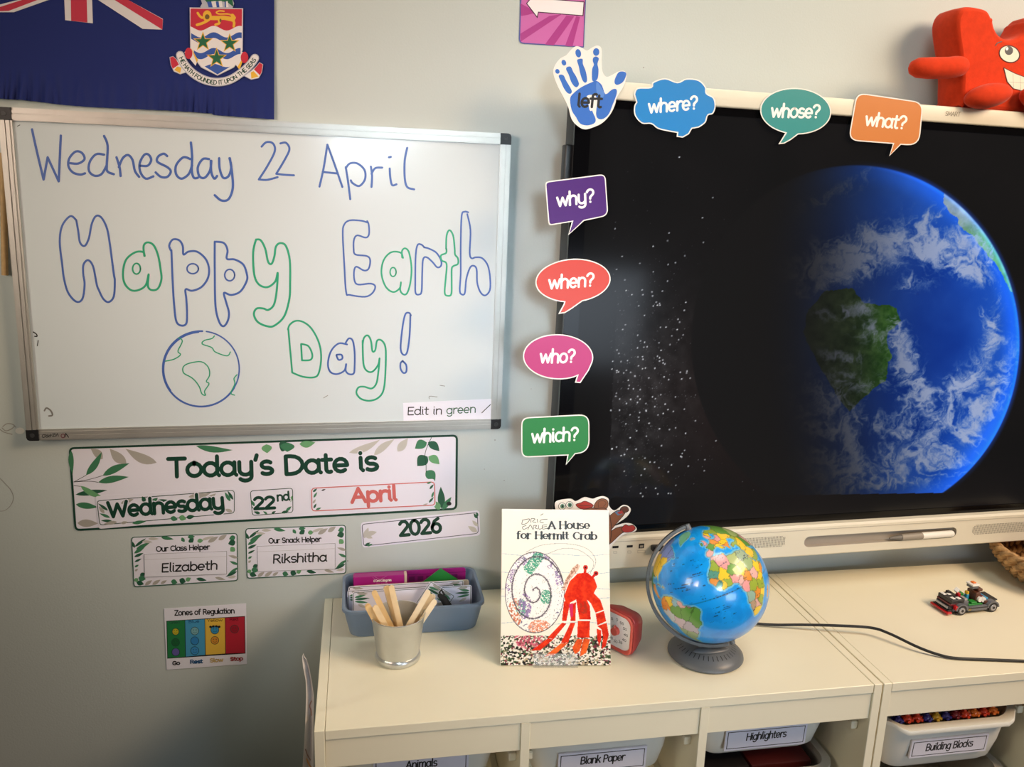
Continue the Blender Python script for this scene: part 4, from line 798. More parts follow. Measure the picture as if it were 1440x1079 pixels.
# blue left hand
sh = Sheet(tv(0, 0, .0082), TN)
o = catmull(h4([(412, 280), (440, 260), (470, 268), (500, 284), (530, 268), (560, 256), (583, 275), (584, 340), (588, 400), (610, 432), (645, 420), (680, 402), (715, 402), (722, 435), (705, 490), (670, 545), (660, 585), (635, 640), (590, 690), (540, 715), (490, 728), (450, 710), (415, 670), (395, 600), (365, 540), (330, 470), (312, 410), (320, 370), (350, 330), (385, 310)]), 4, True)
sh.base(o, WPR, .0006); HB = mat('hand_blue', (60, 112, 198), .3); HB2 = mat('hand_blue_light', (92, 138, 212), .3)
for cx, cy, rx, ry, rot in ((335, 402, 12, 14, -25), (371, 353, 13, 17, -20), (452, 300, 16, 24, -12), (553, 293, 18, 22, 4)): sh.poly(h4(ellipse(cx, cy, rx, ry, rot, n=14)), HB)
for P in ([(350, 420), (342, 430), (355, 460), (370, 495), (390, 522), (408, 528), (416, 512), (400, 480), (382, 450), (370, 425)], [(388, 378), (384, 392), (398, 420), (412, 460), (430, 486), (446, 490), (456, 470), (440, 430), (424, 405), (410, 376)], [(446, 345), (455, 375), (462, 410), (475, 450), (490, 466), (502, 452), (494, 400), (478, 360), (476, 332), (450, 334)], [(534, 345), (540, 365), (530, 390), (530, 450), (545, 456), (562, 440), (566, 390), (560, 360), (568, 330), (552, 318), (536, 326)], [(660, 440), (680, 406), (712, 404), (722, 420), (705, 460), (672, 478), (656, 466)]):
    sh.poly(catmull(h4(P), 3, True), HB)
sh.poly(catmull(h4([(406, 560), (420, 530), (470, 490), (530, 462), (555, 455), (585, 480), (605, 530), (640, 505), (665, 502), (668, 530), (645, 590), (625, 640), (595, 668), (565, 668), (552, 640), (560, 560), (545, 545), (525, 560), (530, 620), (550, 670), (540, 695), (500, 706), (462, 695), (440, 660), (415, 620)]), 3, True), HB)
sh.poly(catmull(h4([(555, 462), (580, 490), (600, 530), (575, 560), (555, 520)]), 3, True), HB2); sh.poly(catmull(h4([(500, 540), (550, 540), (548, 600), (520, 625), (510, 590)]), 3, True), WPR)
sh.text('left', *h4([(447, 600), (582, 604)]), 17, INK, 3.6, slant=.06)
tag(sh.build('hand_card'), 'white hand cutout with blue handprint reading left', 'card')
# brown senses hand behind the book
sh = Sheet(tv(0, 0, .024), TN); l7 = lambda P: Z(760, 600, 4.235, P)
o = catmull(l7([(85, 470), (105, 440), (180, 430), (210, 445), (262, 420), (310, 430), (340, 420), (375, 415), (405, 430), (408, 470), (440, 500), (490, 468), (525, 475), (537, 500), (510, 540), (440, 590), (500, 575), (545, 580), (572, 605), (560, 625), (500, 640), (440, 690), (405, 740), (330, 800), (230, 800), (150, 700), (110, 560)]), 4, True)
sh.base(o, WPR, .0008); BR = mat('print_brown', (134, 84, 58), .4); BR2 = mat('print_brown_dark', (92, 58, 46), .4); RD = mat('print_red', (170, 56, 50), .4)
def out_poly(P, mt): q = catmull(l7(P), 3, True); sh.poly(inset(q, -.8), INK); sh.poly(q, mt)
out_poly([(395, 600), (390, 560), (440, 510), (480, 498), (500, 515), (455, 570), (410, 620)], BR); out_poly([(395, 700), (400, 650), (450, 605), (520, 595), (530, 612), (480, 635), (420, 690)], BR)
out_poly([(318, 480), (335, 445), (365, 430), (395, 440), (400, 470), (380, 495), (330, 500)], BR); sh.stroke(l7([(345, 480), (345, 450), (370, 440), (390, 455), (375, 475)]), .8, BR2); out_poly([(250, 500), (330, 490), (400, 500), (420, 640), (380, 740), (260, 740)], BR)
out_poly([(475, 495), (490, 478), (515, 480), (522, 500), (500, 510)], BR2); sh.poly(l7([(440, 508), (470, 500), (488, 520), (460, 530)]), mat('print_blue', (84, 120, 150), .4)); sh.poly(l7([(455, 512), (485, 498), (492, 515), (470, 522)]), RD)
out_poly([(485, 605), (505, 585), (525, 592), (548, 588), (562, 605), (545, 622), (510, 628), (490, 622)], RD)
out_poly([(212, 465), (240, 455), (262, 445), (285, 452), (312, 470), (285, 485), (240, 488)], RD); sh.ribbon(l7([(225, 468), (262, 470), (300, 472)]), .9, BR2)
for cx in (128, 172):
    sh.poly(l7(ellipse(cx, 474 - (cx > 150) * 8, 23, 22, n=16)), DARKG); sh.poly(l7(ellipse(cx, 474 - (cx > 150) * 8, 20, 19, n=16)), TXT); sh.poly(l7(ellipse(cx + 2, 474 - (cx > 150) * 8, 13, 14, n=14)), mat('iris_green', (92, 140, 122), .3)); sh.poly(l7(ellipse(cx + 3, 474 - (cx > 150) * 8, 6, 7, n=10)), INK)
tag(sh.build('hand_card'), 'brown hand cutout with eyes, lips, ear and heart printed on fingers, behind the book', 'card')
#@@SPLIT
# ================================================================== red plush toy on top of the display
RED = mat('red_plush', (206, 58, 24), .85, spec=.15, noise=.08, nscale=90, bump=.35, bscale=700, sheen=.15)
def tp(px, py, n): return np.array(tuv(px, py, n))
pl_n = -0.002
b0 = tp(1350, 150, pl_n); topv = .9225
L = tp(1348, 60, pl_n)[0]; Rr = L + .262; H = tp(1372, 9, pl_n)[1]; nl = tp(1398, 30, pl_n)[0]; nr = nl + .088; nbv = tp(1420, 54, pl_n)[1]
cxn, rn = (nl + nr) / 2, (nr - nl) / 2
half = [(L + .036, topv + .001), (L + .028, topv + .014), (L + .018, topv + .07), (L - .004, topv + .13), (L - .012, H - .03), (L - .006, H - .008), (L + .012, H), (nl - .032, H), (nl - .014, H - .004), (nl - .004, H - .014), (nl, max(H - .025, nbv + rn * .82))] + [(cxn - rn * math.cos(a), nbv + rn - rn * math.sin(a)) for a in np.linspace(.42, math.pi / 2, 5)]
outl = (half + [(2 * cxn - x, y) for x, y in half[::-1]][1:])[::-1]
outl = catmull(outl, 3, True)
plush = root('plush_toy', tuple(tv((L + Rr) / 2, topv, -.035)), 0, 'red puzzle piece shaped plush toy sitting on top of the display', 'soft toy')
loops = []
for d, n in ((.008, -.074), (.003, -.071), (0, -.064), (-.001, -.038), (0, -.012), (.002, -.006), (.005, -.002), (.009, 0)): loops.append([tv(p[0], max(p[1], topv + .0005), n + pl_n) for p in inset(outl, d)])
m = MB(); m.loft(loops, RED); m.build('body', plush, smooth=True, local=False)
A = [tp(1352, 93, .012), tp(1335, 95, .012), tp(1312, 95, .012), tp(1297, 94, .012)]
m = MB(); m.tube([tv(*A[0], .0), tv(*A[0], .006), tv(*(A[0] * .6 + A[1] * .4), .01), tv(*A[1], .008), tv(*A[2], .004), tv(*A[3], 0), tv(*tp(1289, 94, .012), -.002), tv(*tp(1286, 94, .012), -.003)], [.015, .019, .0205, .0205, .0205, .019, .0125, .004], RED, 18); m.build('arm', plush, smooth=True)
fu, fv = tp(1404, 137, .045); m = MB(); m.sphere(tv(fu, topv + .0235, .018), (.052, .028, .0235), RED, 24, 16, Matrix(((TU[0], TN[0], TV[0], 0), (TU[1], TN[1], TV[1], 0), (TU[2], TN[2], TV[2], 0), (0, 0, 0, 1))) @ Matrix.Rotation(-.22, 4, 'Y')); m.build('foot', plush, smooth=True)
m = MB(); m.sphere(tv(fu + .13, topv + .0235, .018), (.052, .028, .0235), RED, 24, 16, Matrix(((TU[0], TN[0], TV[0], 0), (TU[1], TN[1], TV[1], 0), (TU[2], TN[2], TV[2], 0), (0, 0, 0, 1))) @ Matrix.Rotation(.22, 4, 'Y')); m.build('foot', plush, smooth=True)
sh = Sheet(tv(0, 0, pl_n + .0006), TN); p5 = lambda P: Z(1240, 0, 5.395, P)
sh.poly(p5(ellipse(970, 410, 82, 66, 18, n=24)), mat('stitch_dark', (70, 24, 16), .7)); sh.poly(p5(ellipse(968, 410, 74, 59, 18, n=24)), mat('eye_white', (226, 218, 200), .5)); sh.poly(p5(ellipse(964, 384, 32, 34, 0, n=20)), INK); sh.poly(p5(ellipse(950, 370, 10, 13, 20, n=12)), TXT)
sh.build('eye', plush)
sh = Sheet(tv(0, 0, pl_n + .0006), TN); sh.stroke(p5([(864, 345), (880, 325), (910, 316)]), 1.2, INK); sh.build('eyebrow', plush)
sh = Sheet(tv(0, 0, pl_n + .0006), TN); q = p5([(930, 520), (1010, 560), (1090, 590), (1180, 585), (1260, 550), (1230, 640), (1150, 690), (1080, 690), (1000, 670), (955, 620)]); sh.poly(inset(q, -1), MATS['stitch_dark']); sh.poly(q, MATS['eye_white'])
for a, b in (((960, 622), (1220, 640)), ((995, 560), (1000, 670)), ((1050, 580), (1055, 690)), ((1120, 590), (1120, 690)), ((1180, 585), (1175, 670))): sh.ribbon(p5([a, b]), .55, mat('stitch_blue', (140, 160, 160), .7))
sh.build('mouth', plush)

# ================================================================== storage units and trays
UY = -0.01956600704
def unit(x0, label):
    r = root('storage_unit', (x0 * math.cos(UY), x0 * math.sin(UY) - .0015, 0), UY, label, 'storage unit', 'white storage units')
    D = .4454; t = Z0; W = 1.0036
    for x in (0, W - .0165):
        m = MB(); m.box(x, x + .0165, -D, 0, 0, t, MELA, .0008, 1); m.build('side_panel', r, True)
    m = MB(); m.box(.0172, W - .0172, -D + .0005, 0, t - .0175, t - .0004, MELA, .0008, 1); m.build('top_panel', r, True)
    m = MB(); m.box(.0165, W - .0165, -.012, -.006, .03, t - .0175, MELA); m.build('back_panel', r, True)
    for x in (.337, .6565):
        m = MB(); m.box(x, x + .0155, -D + .001, -.012, .03, t - .0178, MELA, .0006, 1); m.build('divider', r, True)
    for x0_, x1_ in ((.0165, .337), (.3525, .6565), (.672, W - .0165)):
        m = MB(); m.box(x0_ + .0004, x1_ - .0004, -D + .004, -D + .02, t - .0715, t - .018, MELA, .0006, 1); m.build('front_rail', r, True)
    for x, sgn in ((.0165, 1), (.337, -1), (.3525, 1), (.6565, -1), (.672, 1), (W - .0165, -1)):
        for z in (.452, .30):
            m = MB(); a, b = sorted((x, x + sgn * .013)); m.box(a, b, -D + .035, -.03, z, z + .006, MELA, .001, 1); m.box(a, b, -D + .03, -D + .04, z - .004, z + .012, MELA, .0015, 1); m.build('tray_runner', r, True)
    m = MB(); m.box(.0165, W - .0165, -D + .01, -.006, .03, .046, MELA); m.build('bottom_panel', r, True)
    return r
U1 = unit(0.0, 'white melamine storage unit under the globe, book and whiteboard, nearer the left')
U2 = unit(1.0062, 'white melamine storage unit to the right, carrying the toy brick car')
TRAY = mat('tray_plastic', (226, 224, 214), .35, spec=.4); TRAYG = mat('tray_plastic_grey', (196, 192, 184), .35)
def rrect(w, d, r, z, n=5, cy=0):
    out = []
    for cx, cyy, a0 in ((w / 2 - r, d / 2 - r, 0), (-w / 2 + r, d / 2 - r, 90), (-w / 2 + r, -d / 2 + r, 180), (w / 2 - r, -d / 2 + r, 270)):
        for k in range(n + 1): a = math.radians(a0 + 90 * k / n); out.append((cx + r * math.cos(a), cyy + cy + r * math.sin(a), z))
    return out
def storage_tray(unit_x, xc, yf, ztop, word, label, lw=.166, hgt=.118, dip=.0, lo_=.0255, lift=0.0):
    """tray whose front face stands at unit-local y = yf"""
    c, s = math.cos(UY), math.sin(UY); wx, wy = c * (unit_x + xc) - s * (yf + .19), s * (unit_x + xc) + c * (yf + .19)
    r = root('storage_tray', (wx, wy, ztop - hgt), UY, label, 'storage tray', 'labelled white trays in the storage units')
    w, d = .272, .38; m = MB(); lp = []
    for z, q, rad in ((0, .024, .03), (.012, .014, .034), (.05, .006, .036), (hgt - .006, 0, .036)): lp.append(rrect(w - 2 * q, d - 2 * q, rad, z))
    for z, q, rad in ((hgt - .006, .0025, .034), (.05, .0085, .034), (.014, .0165, .032), (.004, .027, .028)): lp.append(rrect(w - 2 * q, d - 2 * q, rad, z))
    if dip: lp = [[(x, y, z - (dip * max(0, 1 - (x / .13) ** 2) ** .8 if y < -d / 2 + .05 and z > hgt - .02 else 0)) for x, y, z in L_] for L_ in lp]
    m.loft(lp, TRAY); m.build('body', r, True, smooth=True)
    m = MB(); o = [rrect(w + .024, d + .02, .042, hgt - .009), rrect(w + .026, d + .022, .043, hgt - .004), rrect(w + .022, d + .018, .041, hgt), rrect(w - .004, d - .004, .034, hgt), rrect(w - .006, d - .006, .034, hgt - .006), rrect(w - .004, d - .004, .036, hgt - .009)]
    m.loft(o + [o[0]], TRAY, False, False)
    if dip:
        o2 = []
        for k, v in enumerate(m.v):
            x, y, z = v
            if y < -d / 2 + .05: z -= dip * max(0, 1 - (x / .13) ** 2) ** .8
            o2.append((x, y - (.018 * max(0, 1 - (x / .15) ** 2) if y < -d / 2 - .003 else 0), z))
        m.v = o2
    m.build('rim', r, True, smooth=True)
    # label card on the front
    zl = hgt - .072 + lift; m = MB(); yv = -d / 2 - .0012 + .0016; sl = .0011
    def fp(x, z, o): return (x, -d / 2 + .0005 + (hgt - z) * .08 * .7 - o, z)
    def quad(x0, x1, z0, z1, o, mt): m.add([fp(x0, z0, o), fp(x1, z0, o), fp(x1, z1, o), fp(x0, z1, o)], [(0, 1, 2, 3)], mt)
    x0, x1, z0, z1 = -lw / 2, lw / 2, zl - lo_, zl + .0205
    quad(x0, x1, z0, z1, .004, PAPER); quad(x0 + .004, x1 - .004, z0 + .004, z1 - .004, .0041, INK); quad(x0 + .0055, x1 - .0055, z0 + .0055, z1 - .0055, .0042, PAPER)
    m.add([fp(x0, z0, .004), fp(x1, z0, .004), fp(x1, z1, .004), fp(x0, z1, .004), fp(x0, z0, .0), fp(x1, z0, .0), fp(x1, z1, .0), fp(x0, z1, .0)], [(i, (i + 1) % 4, 4 + (i + 1) % 4, 4 + i) for i in range(4)], PAPER)
    # lettering in label coordinates
    T = Sheet((0, 0, 0), (0, -1, 0)); T.pt = lambda p, z: np.array(fp(p[0] / 1000, -p[1] / 1000, .0042 + z * .3))
    W = text_width(word) * .84; W = min(W * 1.08, 122)
    T.text(word, (-W / 2, -zl * 1000 + 5), (W / 2, -zl * 1000 + 5), 15, INK, 2.5, slant=.07)
    for f, k in zip(T.f, T.fm): m.add([T.v[i] for i in f], [tuple(range(len(f)))], T.mats[k])
    m.build('label_card', r, True)
    return r
UF = -.4454
storage_tray(0, .1765, UF + .07, Z0 - .076, 'Animals', 'white tray labelled Animals at the left under the bucket', lift=.014)
storage_tray(0, .503, UF + .058, Z0 - .078, 'Blank Paper', 'white tray labelled Blank Paper below the book')
storage_tray(0, .829, UF + .072, Z0 - .072, 'Highlighters', 'white tray labelled Highlighters below the globe')
bt = storage_tray(1.0062, .177, UF + .02, Z0 - .099, 'Building Blocks', 'white tray labelled Building Blocks with colourful pieces inside', dip=.020, lo_=.0195, lift=.008)
# round building pieces inside the tray
bc = [((206, 60, 30), 'red'), ((222, 110, 36), 'orange'), ((50, 44, 110), 'blue'), ((120, 26, 34), 'maroon'), ((196, 150, 40), 'yellow')]
PIECES = []
for c, n in bc:
    m = MB(); m.sphere((0, 0, .0085), .0085, mat('piece_' + n, c, .35), 14, 10)
    for k in range(6): a = k * math.pi / 3; m.cyl((.007 * math.cos(a), .007 * math.sin(a), .0085), (.0112 * math.cos(a), .0112 * math.sin(a), .0085), .0035, .003, MATS['piece_' + n], 8)
    m.cyl((0, 0, .015), (0, 0, .0195), .0035, .003, MATS['piece_' + n], 8)
    PIECES.append((n, m))
cb, sb = math.cos(UY), math.sin(UY); cnt = 0; first = {}
for row in range(5):
    for k in range(11):
        lx = -.108 + k * .0205 + (row % 2) * .009; ly = -.174 + row * .0205; 
        ci = 1 if lx > .04 and (k + row) % 3 else 0 if lx > .02 else (2 if (k * 7 + row * 3) % 5 < 2 else 3 if (k + row) % 3 == 0 else 0 if (k + row) % 4 else 1)
        if (k * 5 + row * 11) % 17 == 3: ci = 4
        c0 = bt.location; p = (c0.x + cb * lx - sb * ly, c0.y + sb * lx + cb * ly, Z0 - .1165 + .0035 * row + .003 * random.random())
        n, mb = PIECES[ci]
        if n not in first: o = mb.build('building_piece', smooth=True); first[n] = o
        else: o = first[n].copy(); COL.objects.link(o)
        o.location = p; o.rotation_euler = (0, 0, random.random() * 3)
        tag(o, f'small round {n} building piece in the Building Blocks tray', 'building piece', f'{n} pieces in the Building Blocks tray')
# trays on the row below
def lower_tray(unit_x, xc, yf, ztop, label):
    c, s = math.cos(UY), math.sin(UY); r = root('storage_tray', (c * (unit_x + xc) - s * (yf + .19), s * (unit_x + xc) + c * (yf + .19), ztop - .1), UY, label, 'storage tray')
    w, d, h = .272, .38, .1; m = MB(); m.loft([rrect(w - .04, d - .04, .03, 0), rrect(w - .012, d - .012, .036, .05), rrect(w, d, .036, h - .006), rrect(w - .005, d - .005, .034, h - .006), rrect(w - .04, d - .04, .03, .006)], TRAYG); m.build('body', r, True, smooth=True)
    m = MB(); o = [rrect(w + .024, d + .02, .042, h - .009), rrect(w + .024, d + .02, .042, h), rrect(w - .006, d - .006, .034, h), rrect(w - .006, d - .006, .034, h - .009)]; m.loft(o + [o[0]], TRAYG, False, False); m.build('rim', r, True, smooth=True)
    return r
lower_tray(1.0062, .177, UF + .02, Z0 - .235, 'pale tray directly below the Building Blocks tray')
#@@SPLIT
lower_tray(0, .829, UF + .06, Z0 - .212, 'pale tray directly below the Highlighters tray')
for x0_, x1_, c_, lab in ((-.118, -.02, (26, 22, 24), 'black folder lying in the tray below Highlighters'), (-.016, .11, (84, 22, 22), 'dark maroon folder lying in the tray below Highlighters')):
    m = MB(); MXF = Matrix.Translation((.829 * cb - (UF + .25) * sb, .829 * sb + (UF + .25) * cb, Z0 - .212)) @ Matrix.Rotation(UY, 4, 'Z')
    m.box(x0_, x1_, -.165, .13, -.090, -.004, mat('folder_%d' % c_[0], c_, .5), .003, 2, MXF); tag(m.build('folder', smooth=True), lab, 'folder')
# ================================================================== things on the units
def on_top(px, py): p = top_pt(px, py); return (p[0], p[1], Z0)
# paper tucked at the left side of the unit
sh_x = plane_pt(440, 1000, (0, -.40, 0), (0, 1, 0))
YP = -.405; V = []; rows = [(930, 424.5, 427), (934, 425, 432), (940, 426.5, 435), (958, 430, 438.5), (980, 430.5, 441.5), (1010, 429.5, 441), (1040, 428, 441), (1079, 425.5, 441), (1180, 421, 441), (1300, 417, 441)]
nc = 6
for y, l, r in rows:
    for k in range(nc):
        t = k / (nc - 1); p = plane_pt(l + (r - l) * t, y, (0, YP, 0), (0, 1, 0)); V.append(p + np.array((0, .010 * math.sin(t * math.pi) + (.0 if y > 940 else .012 * (940 - y) / 10), 0)))
V2 = [v + np.array((0, .0006, 0)) for v in V]; n = len(V)
F_ = [tuple(q) for q in grid_faces(nc, len(rows))]; F2 = [tuple(i + n for i in q[::-1]) for q in F_]
loose = build('loose_paper', V + V2, F_ + F2, [mat('thin_paper', (206, 200, 196), .6)], smooth=True)
tag(loose, 'curled white paper sheet tucked against the left side of the storage unit', 'paper')
sh = Sheet((0, YP - .0008, 0), WN); BRN = mat('faded_brown_print', (126, 96, 84), .6)
sh.stroke(Z(380, 900, 6.03, [(350, 520), (335, 560), (345, 600), (350, 640)]), 1.6, BRN); sh.stroke(Z(380, 900, 6.03, [(300, 930), (315, 975), (340, 1020)]), 1.5, BRN); sh.stroke(Z(380, 900, 6.03, [(310, 1010), (325, 1050), (345, 1080)]), 2, mat('ochre_print', (176, 124, 66), .6)); sh.build('print', loose)

# storage basket with cards
BLUEG = mat('blue_grey_plastic', (116, 134, 156), .45)
bl = np.array(on_top(495, 897)); br = np.array(on_top(672, 885)); yaw = math.atan2(br[1] - bl[1], br[0] - bl[0]); ctr = (bl + br) / 2
bw, bdp, bh = .272, .165, .062
bk = root('storage_basket', (ctr[0] - .002, ctr[1] + .070, Z0), yaw, 'blue grey plastic basket of cards standing against the wall', 'basket')
def rr(w, d, z, r=.022): return rrect(w, d, r, z, 6)
m = MB(); m.loft([rr(bw - .03, bdp - .026, 0), rr(bw - .024, bdp - .02, .003), rr(bw - .012, bdp - .010, .03), rr(bw - .002, bdp - .002, bh - .004), rr(bw - .006, bdp - .006, bh - .004), rr(bw - .016, bdp - .014, .03), rr(bw - .03, bdp - .028, .003)], BLUEG); m.build('body', bk, True, smooth=True)
m = MB(); o = [rr(bw - .004, bdp - .004, bh - .007), rr(bw + .004, bdp + .004, bh - .006), rr(bw + .004, bdp + .004, bh - .001), rr(bw, bdp, bh), rr(bw - .007, bdp - .007, bh - .001), rr(bw - .008, bdp - .008, bh - .006)]; m.loft(o + [o[0]], BLUEG, False, False); m.build('rim', bk, True, smooth=True)
BKM = Matrix.Translation(bk.location) @ Matrix.Rotation(yaw, 4, 'Z')
MAG = mat('magenta_card', (160, 28, 124), .3); MAGD = mat('magenta_dark', (116, 20, 96), .4); CREAM = mat('box_cream', (210, 190, 170), .6)
def bloc(x, y, z): return BKM @ Vector((x, y, z))
class Card(Sheet):
    """flat card in the basket: own frame with x right, y up in millimetres"""
    def __init__(s, x, y, z, lean, roll=0.0):
        super().__init__((0, 0, 0), (0, -1, 0)); s.M = BKM @ Matrix.Translation((x, y, z)) @ Matrix.Rotation(-lean, 4, 'X') @ Matrix.Rotation(roll, 4, 'Y')
    def pt(s, p, z): return np.array(s.M @ Vector((p[0] / 1000, -z, -p[1] / 1000)))
# open magenta lid along the back
cb_ = Card(0, .060, .006, .06); cb_.base(rpoly([(-117, 0), (-117, -64, 6), (117, -64, 6), (117, 0)]), MAG, .001)
for k in range(7): cb_.poly([(-20 + k * 18, -50), (-8 + k * 18, -50), (-8 + k * 18, -40), (-20 + k * 18, -40)], MAGD)
cb_.ribbon([(-30, -54), (118, -54)], 1.2, MAGD); tag(cb_.build('game_box_lid'), 'magenta open box lid along the back of the basket', 'box')
bx = root('card_box', tuple(bloc(-.062, .036, .004)), yaw, 'magenta card box with torn plastic at the back left of the basket', 'box')
m = MB(); m.box(-.054, .048, -.009, .009, 0, .074, MAG, .0008, 1); m.build('carton', bx, True)
m = MB(); m.box(.0482, .0535, -.0085, .0085, 0, .0745, CREAM, .001, 1); m.build('cut_edge', bx, True)
ct = Card(-.062, .0265, .015, 0); ct.text('6 Card Categories', (-14, -51), (22, -51), 5.0, TXT, .9); [ct.ribbon([(q, -46.5), (q + 2.2, -46.5)], 1.0, mat('pale_pink_print', (214, 150, 196), .4)) for q in (-8, -4.5, 1, 4.5, 8, 12)]; ct.ribbon([(-12, -63), (0, -55)], .8, mat('torn_film', (190, 120, 170), .3)); ct.ribbon([(0, -55), (12, -63)], .8, MATS['torn_film']); ct.ribbon([(-16, -62), (-10, -56)], .6, MATS['torn_film']); ct.ribbon([(0, -55), (5, -60)], .6, MATS['torn_film'])
ct.build('box_print', bx)
tri = Card(.062, .034, .006, .1); tri.base([(-38, 0), (38, 0), (38, -48), (0, -76), (-38, -48)], mat('green_card', (34, 128, 52), .35), .0008); tag(tri.build('green_card'), 'green card with pointed top near the back right of the basket', 'card')
def day_card(x, y, lean, w, h, label, roll=0, extra=None, z=.005):
    c = Card(x, y, z, lean, roll); o = rpoly([(-w / 2, 0, 4), (w / 2, 0, 4), (w / 2, -h, 5), (-w / 2, -h, 5)]); c.base(o, GLOSSP, .0007); c.ring(inset(o, 1.5), 1.0, DGREEN)
    for sx in (-1, 1):
        X = sx * (w / 2 - 4)
        for b, t, ww, mt in (((X, -h + 12), (X - sx * 22, -h + 8), 5, LG[0]), ((X, -h + 16), (X - sx * 30, -h + 15), 5, LG[1]), ((X, -h + 20), (X - sx * 26, -h + 24), 5, LG[0]), ((X - sx * 4, -h + 4), (X - sx * 26, -h + 6), 6, LGR[0]), ((X - sx * 6, -h + 26), (X - sx * 22, -h + 34), 6, LGR[1])): c.leaf(b, t, ww, mt)
    if extra: extra(c)
    return tag(c.build('word_card'), label, 'card', 'leaf print cards in the basket')
def edge_card(y, col_, label):
    c = Card(0.0, y, .005, .05); c.base(rpoly([(-118, 0, 4), (118, 0, 4), (118, -60, 6), (-118, -60, 6)]), col_, .003); return tag(c.build('word_card'), label, 'card', 'leaf print cards in the basket')
edge_card(.014, CREAM, 'cream card stack edge just in front of the magenta card box')
day_card(-.01, .004, .05, 232, 64, 'leaf print card directly in front of the cream stack')
day_card(-.022, -.010, .06, 212, 63, 'middle leaf print card leaning in the basket')
day_card(.0, -.030, .10, 236, 68, 'front leaf print card with dark green bar near the basket front', extra=lambda c: (c.poly([(62, -34), (67, -34), (67, -52), (62, -52)], DGREEN)))
day_card(.02, -.046, .10, 60, 68, 'small leaf print card tilted on its corner behind the bucket', roll=.6, z=.022)
m = MB(); m.tube([bloc(.048, -.054, .072), bloc(.058, -.058, .064), bloc(.066, -.062, .050), bloc(.062, -.066, .040)], [.004, .0075, .0085, .006], mat('black_elastic', (18, 18, 20), .8), 10); m.tube([bloc(.050, -.052, .074), bloc(.054, -.050, .08), bloc(.06, -.056, .07)], .002, MATS['black_elastic'], 8); tag(m.build('hair_band', smooth=True), 'black elastic band looped at the front right of the basket', 'band')

# metal bucket
GALV = mat('galvanised_metal', (206, 208, 206), .28, metal=.75, noise=.06, nscale=25)
bc0 = np.array(on_top(561, 942)); bcx, bcy = bc0[0] + .001, bc0[1] + .0395
bu = root('metal_bucket', (bcx, bcy, Z0), 0, 'small galvanised metal bucket holding wooden craft sticks', 'bucket')
h = .0905
m = MB(); m.lathe([(.0385, .004), (.0385, .0135), (.0392, .016), (.0485, h - .003), (.0498, h - .0015), (.0498, h), (.0482, h), (.047, h - .004), (.0375, .016), (.036, .006), (.0, .006)], GALV, seg=56); m.build('body', bu, True, smooth=True)
m = MB(); m.lathe([(.0, .0), (.0385, 0), (.0405, .002), (.0418, .006), (.0412, .0105), (.0395, .0135), (.0375, .014)], GALV, seg=56); m.build('base_ring', bu, True, smooth=True)
WOOD = [mat('craft_wood_a', (226, 190, 132), .6, noise=.08, nscale=60), mat('craft_wood_b', (238, 210, 164), .6, noise=.06, nscale=60), mat('craft_wood_c', (240, 220, 186), .6, noise=.06, nscale=60)]
sticks = [((352, 488), -.012, 0, (-.006, -.012), 'short stub lying lowest at the left'), ((347, 478), -.004, 0, (.004, .0), 'leaning furthest left behind the lowest stub'), ((408, 488), -.016, 1, (.008, -.016), 'short one in front at left of centre'), ((400, 378), .004, 0, (.012, -.008), 'long and yellowish, left of the upright ones'), ((492, 343), .012, 1, (.010, .008), 'rear one of the tall upright trio'), ((500, 341), .008, 0, (.014, .004), 'middle one of the tall upright trio'), ((532, 338), .002, 1, (.016, -.004), 'broad front one of the tall upright trio'), ((818, 375), .004, 2, (-.012, -.006), 'long and leaning right, nearest the centre'), ((838, 405), .010, 1, (-.008, .006), 'leaning right just behind the long pale one'), ((858, 408), .014, 2, (-.006, .012), 'pale and rearmost of those leaning right'), ((868, 448), .0, 2, (-.002, -.012), 'leaning lowest on the right')]
for (tx, ty), dy, wi, (ox, oy), lab in sticks:
    px, py = 450 + tx / 5.333, 760 + ty / 5.333
    tip = plane_pt(px, py, (0, bcy + dy, 0), (0, 1, 0)); bot = np.array((bcx + ox, bcy + oy + dy * .2, Z0 + .009)); ax = tip - bot; Ls = np.linalg.norm(ax); ax /= Ls
    vd = CAM - (tip + bot) / 2; wv_ = np.cross(ax, vd); wv_ /= np.linalg.norm(wv_); nn = np.cross(wv_, ax); w = .0052
    Lx = [(-w, 0.003), (-w * .7, .001), (0, 0), (w * .7, .001), (w, .003)]; tipo = [(w * math.cos(a), Ls - w + w * math.sin(a)) for a in np.linspace(0, math.pi, 10)]
    P = Lx + tipo; A = [bot + wv_ * x + ax * y + nn * .0009 for x, y in P]; B = [bot + wv_ * x + ax * y - nn * .0009 for x, y in P]
    m = MB(); m.loft([B, A], WOOD[wi]); tag(m.build('craft_stick'), 'wooden craft stick in the bucket, ' + lab, 'craft stick', 'craft sticks in the bucket')

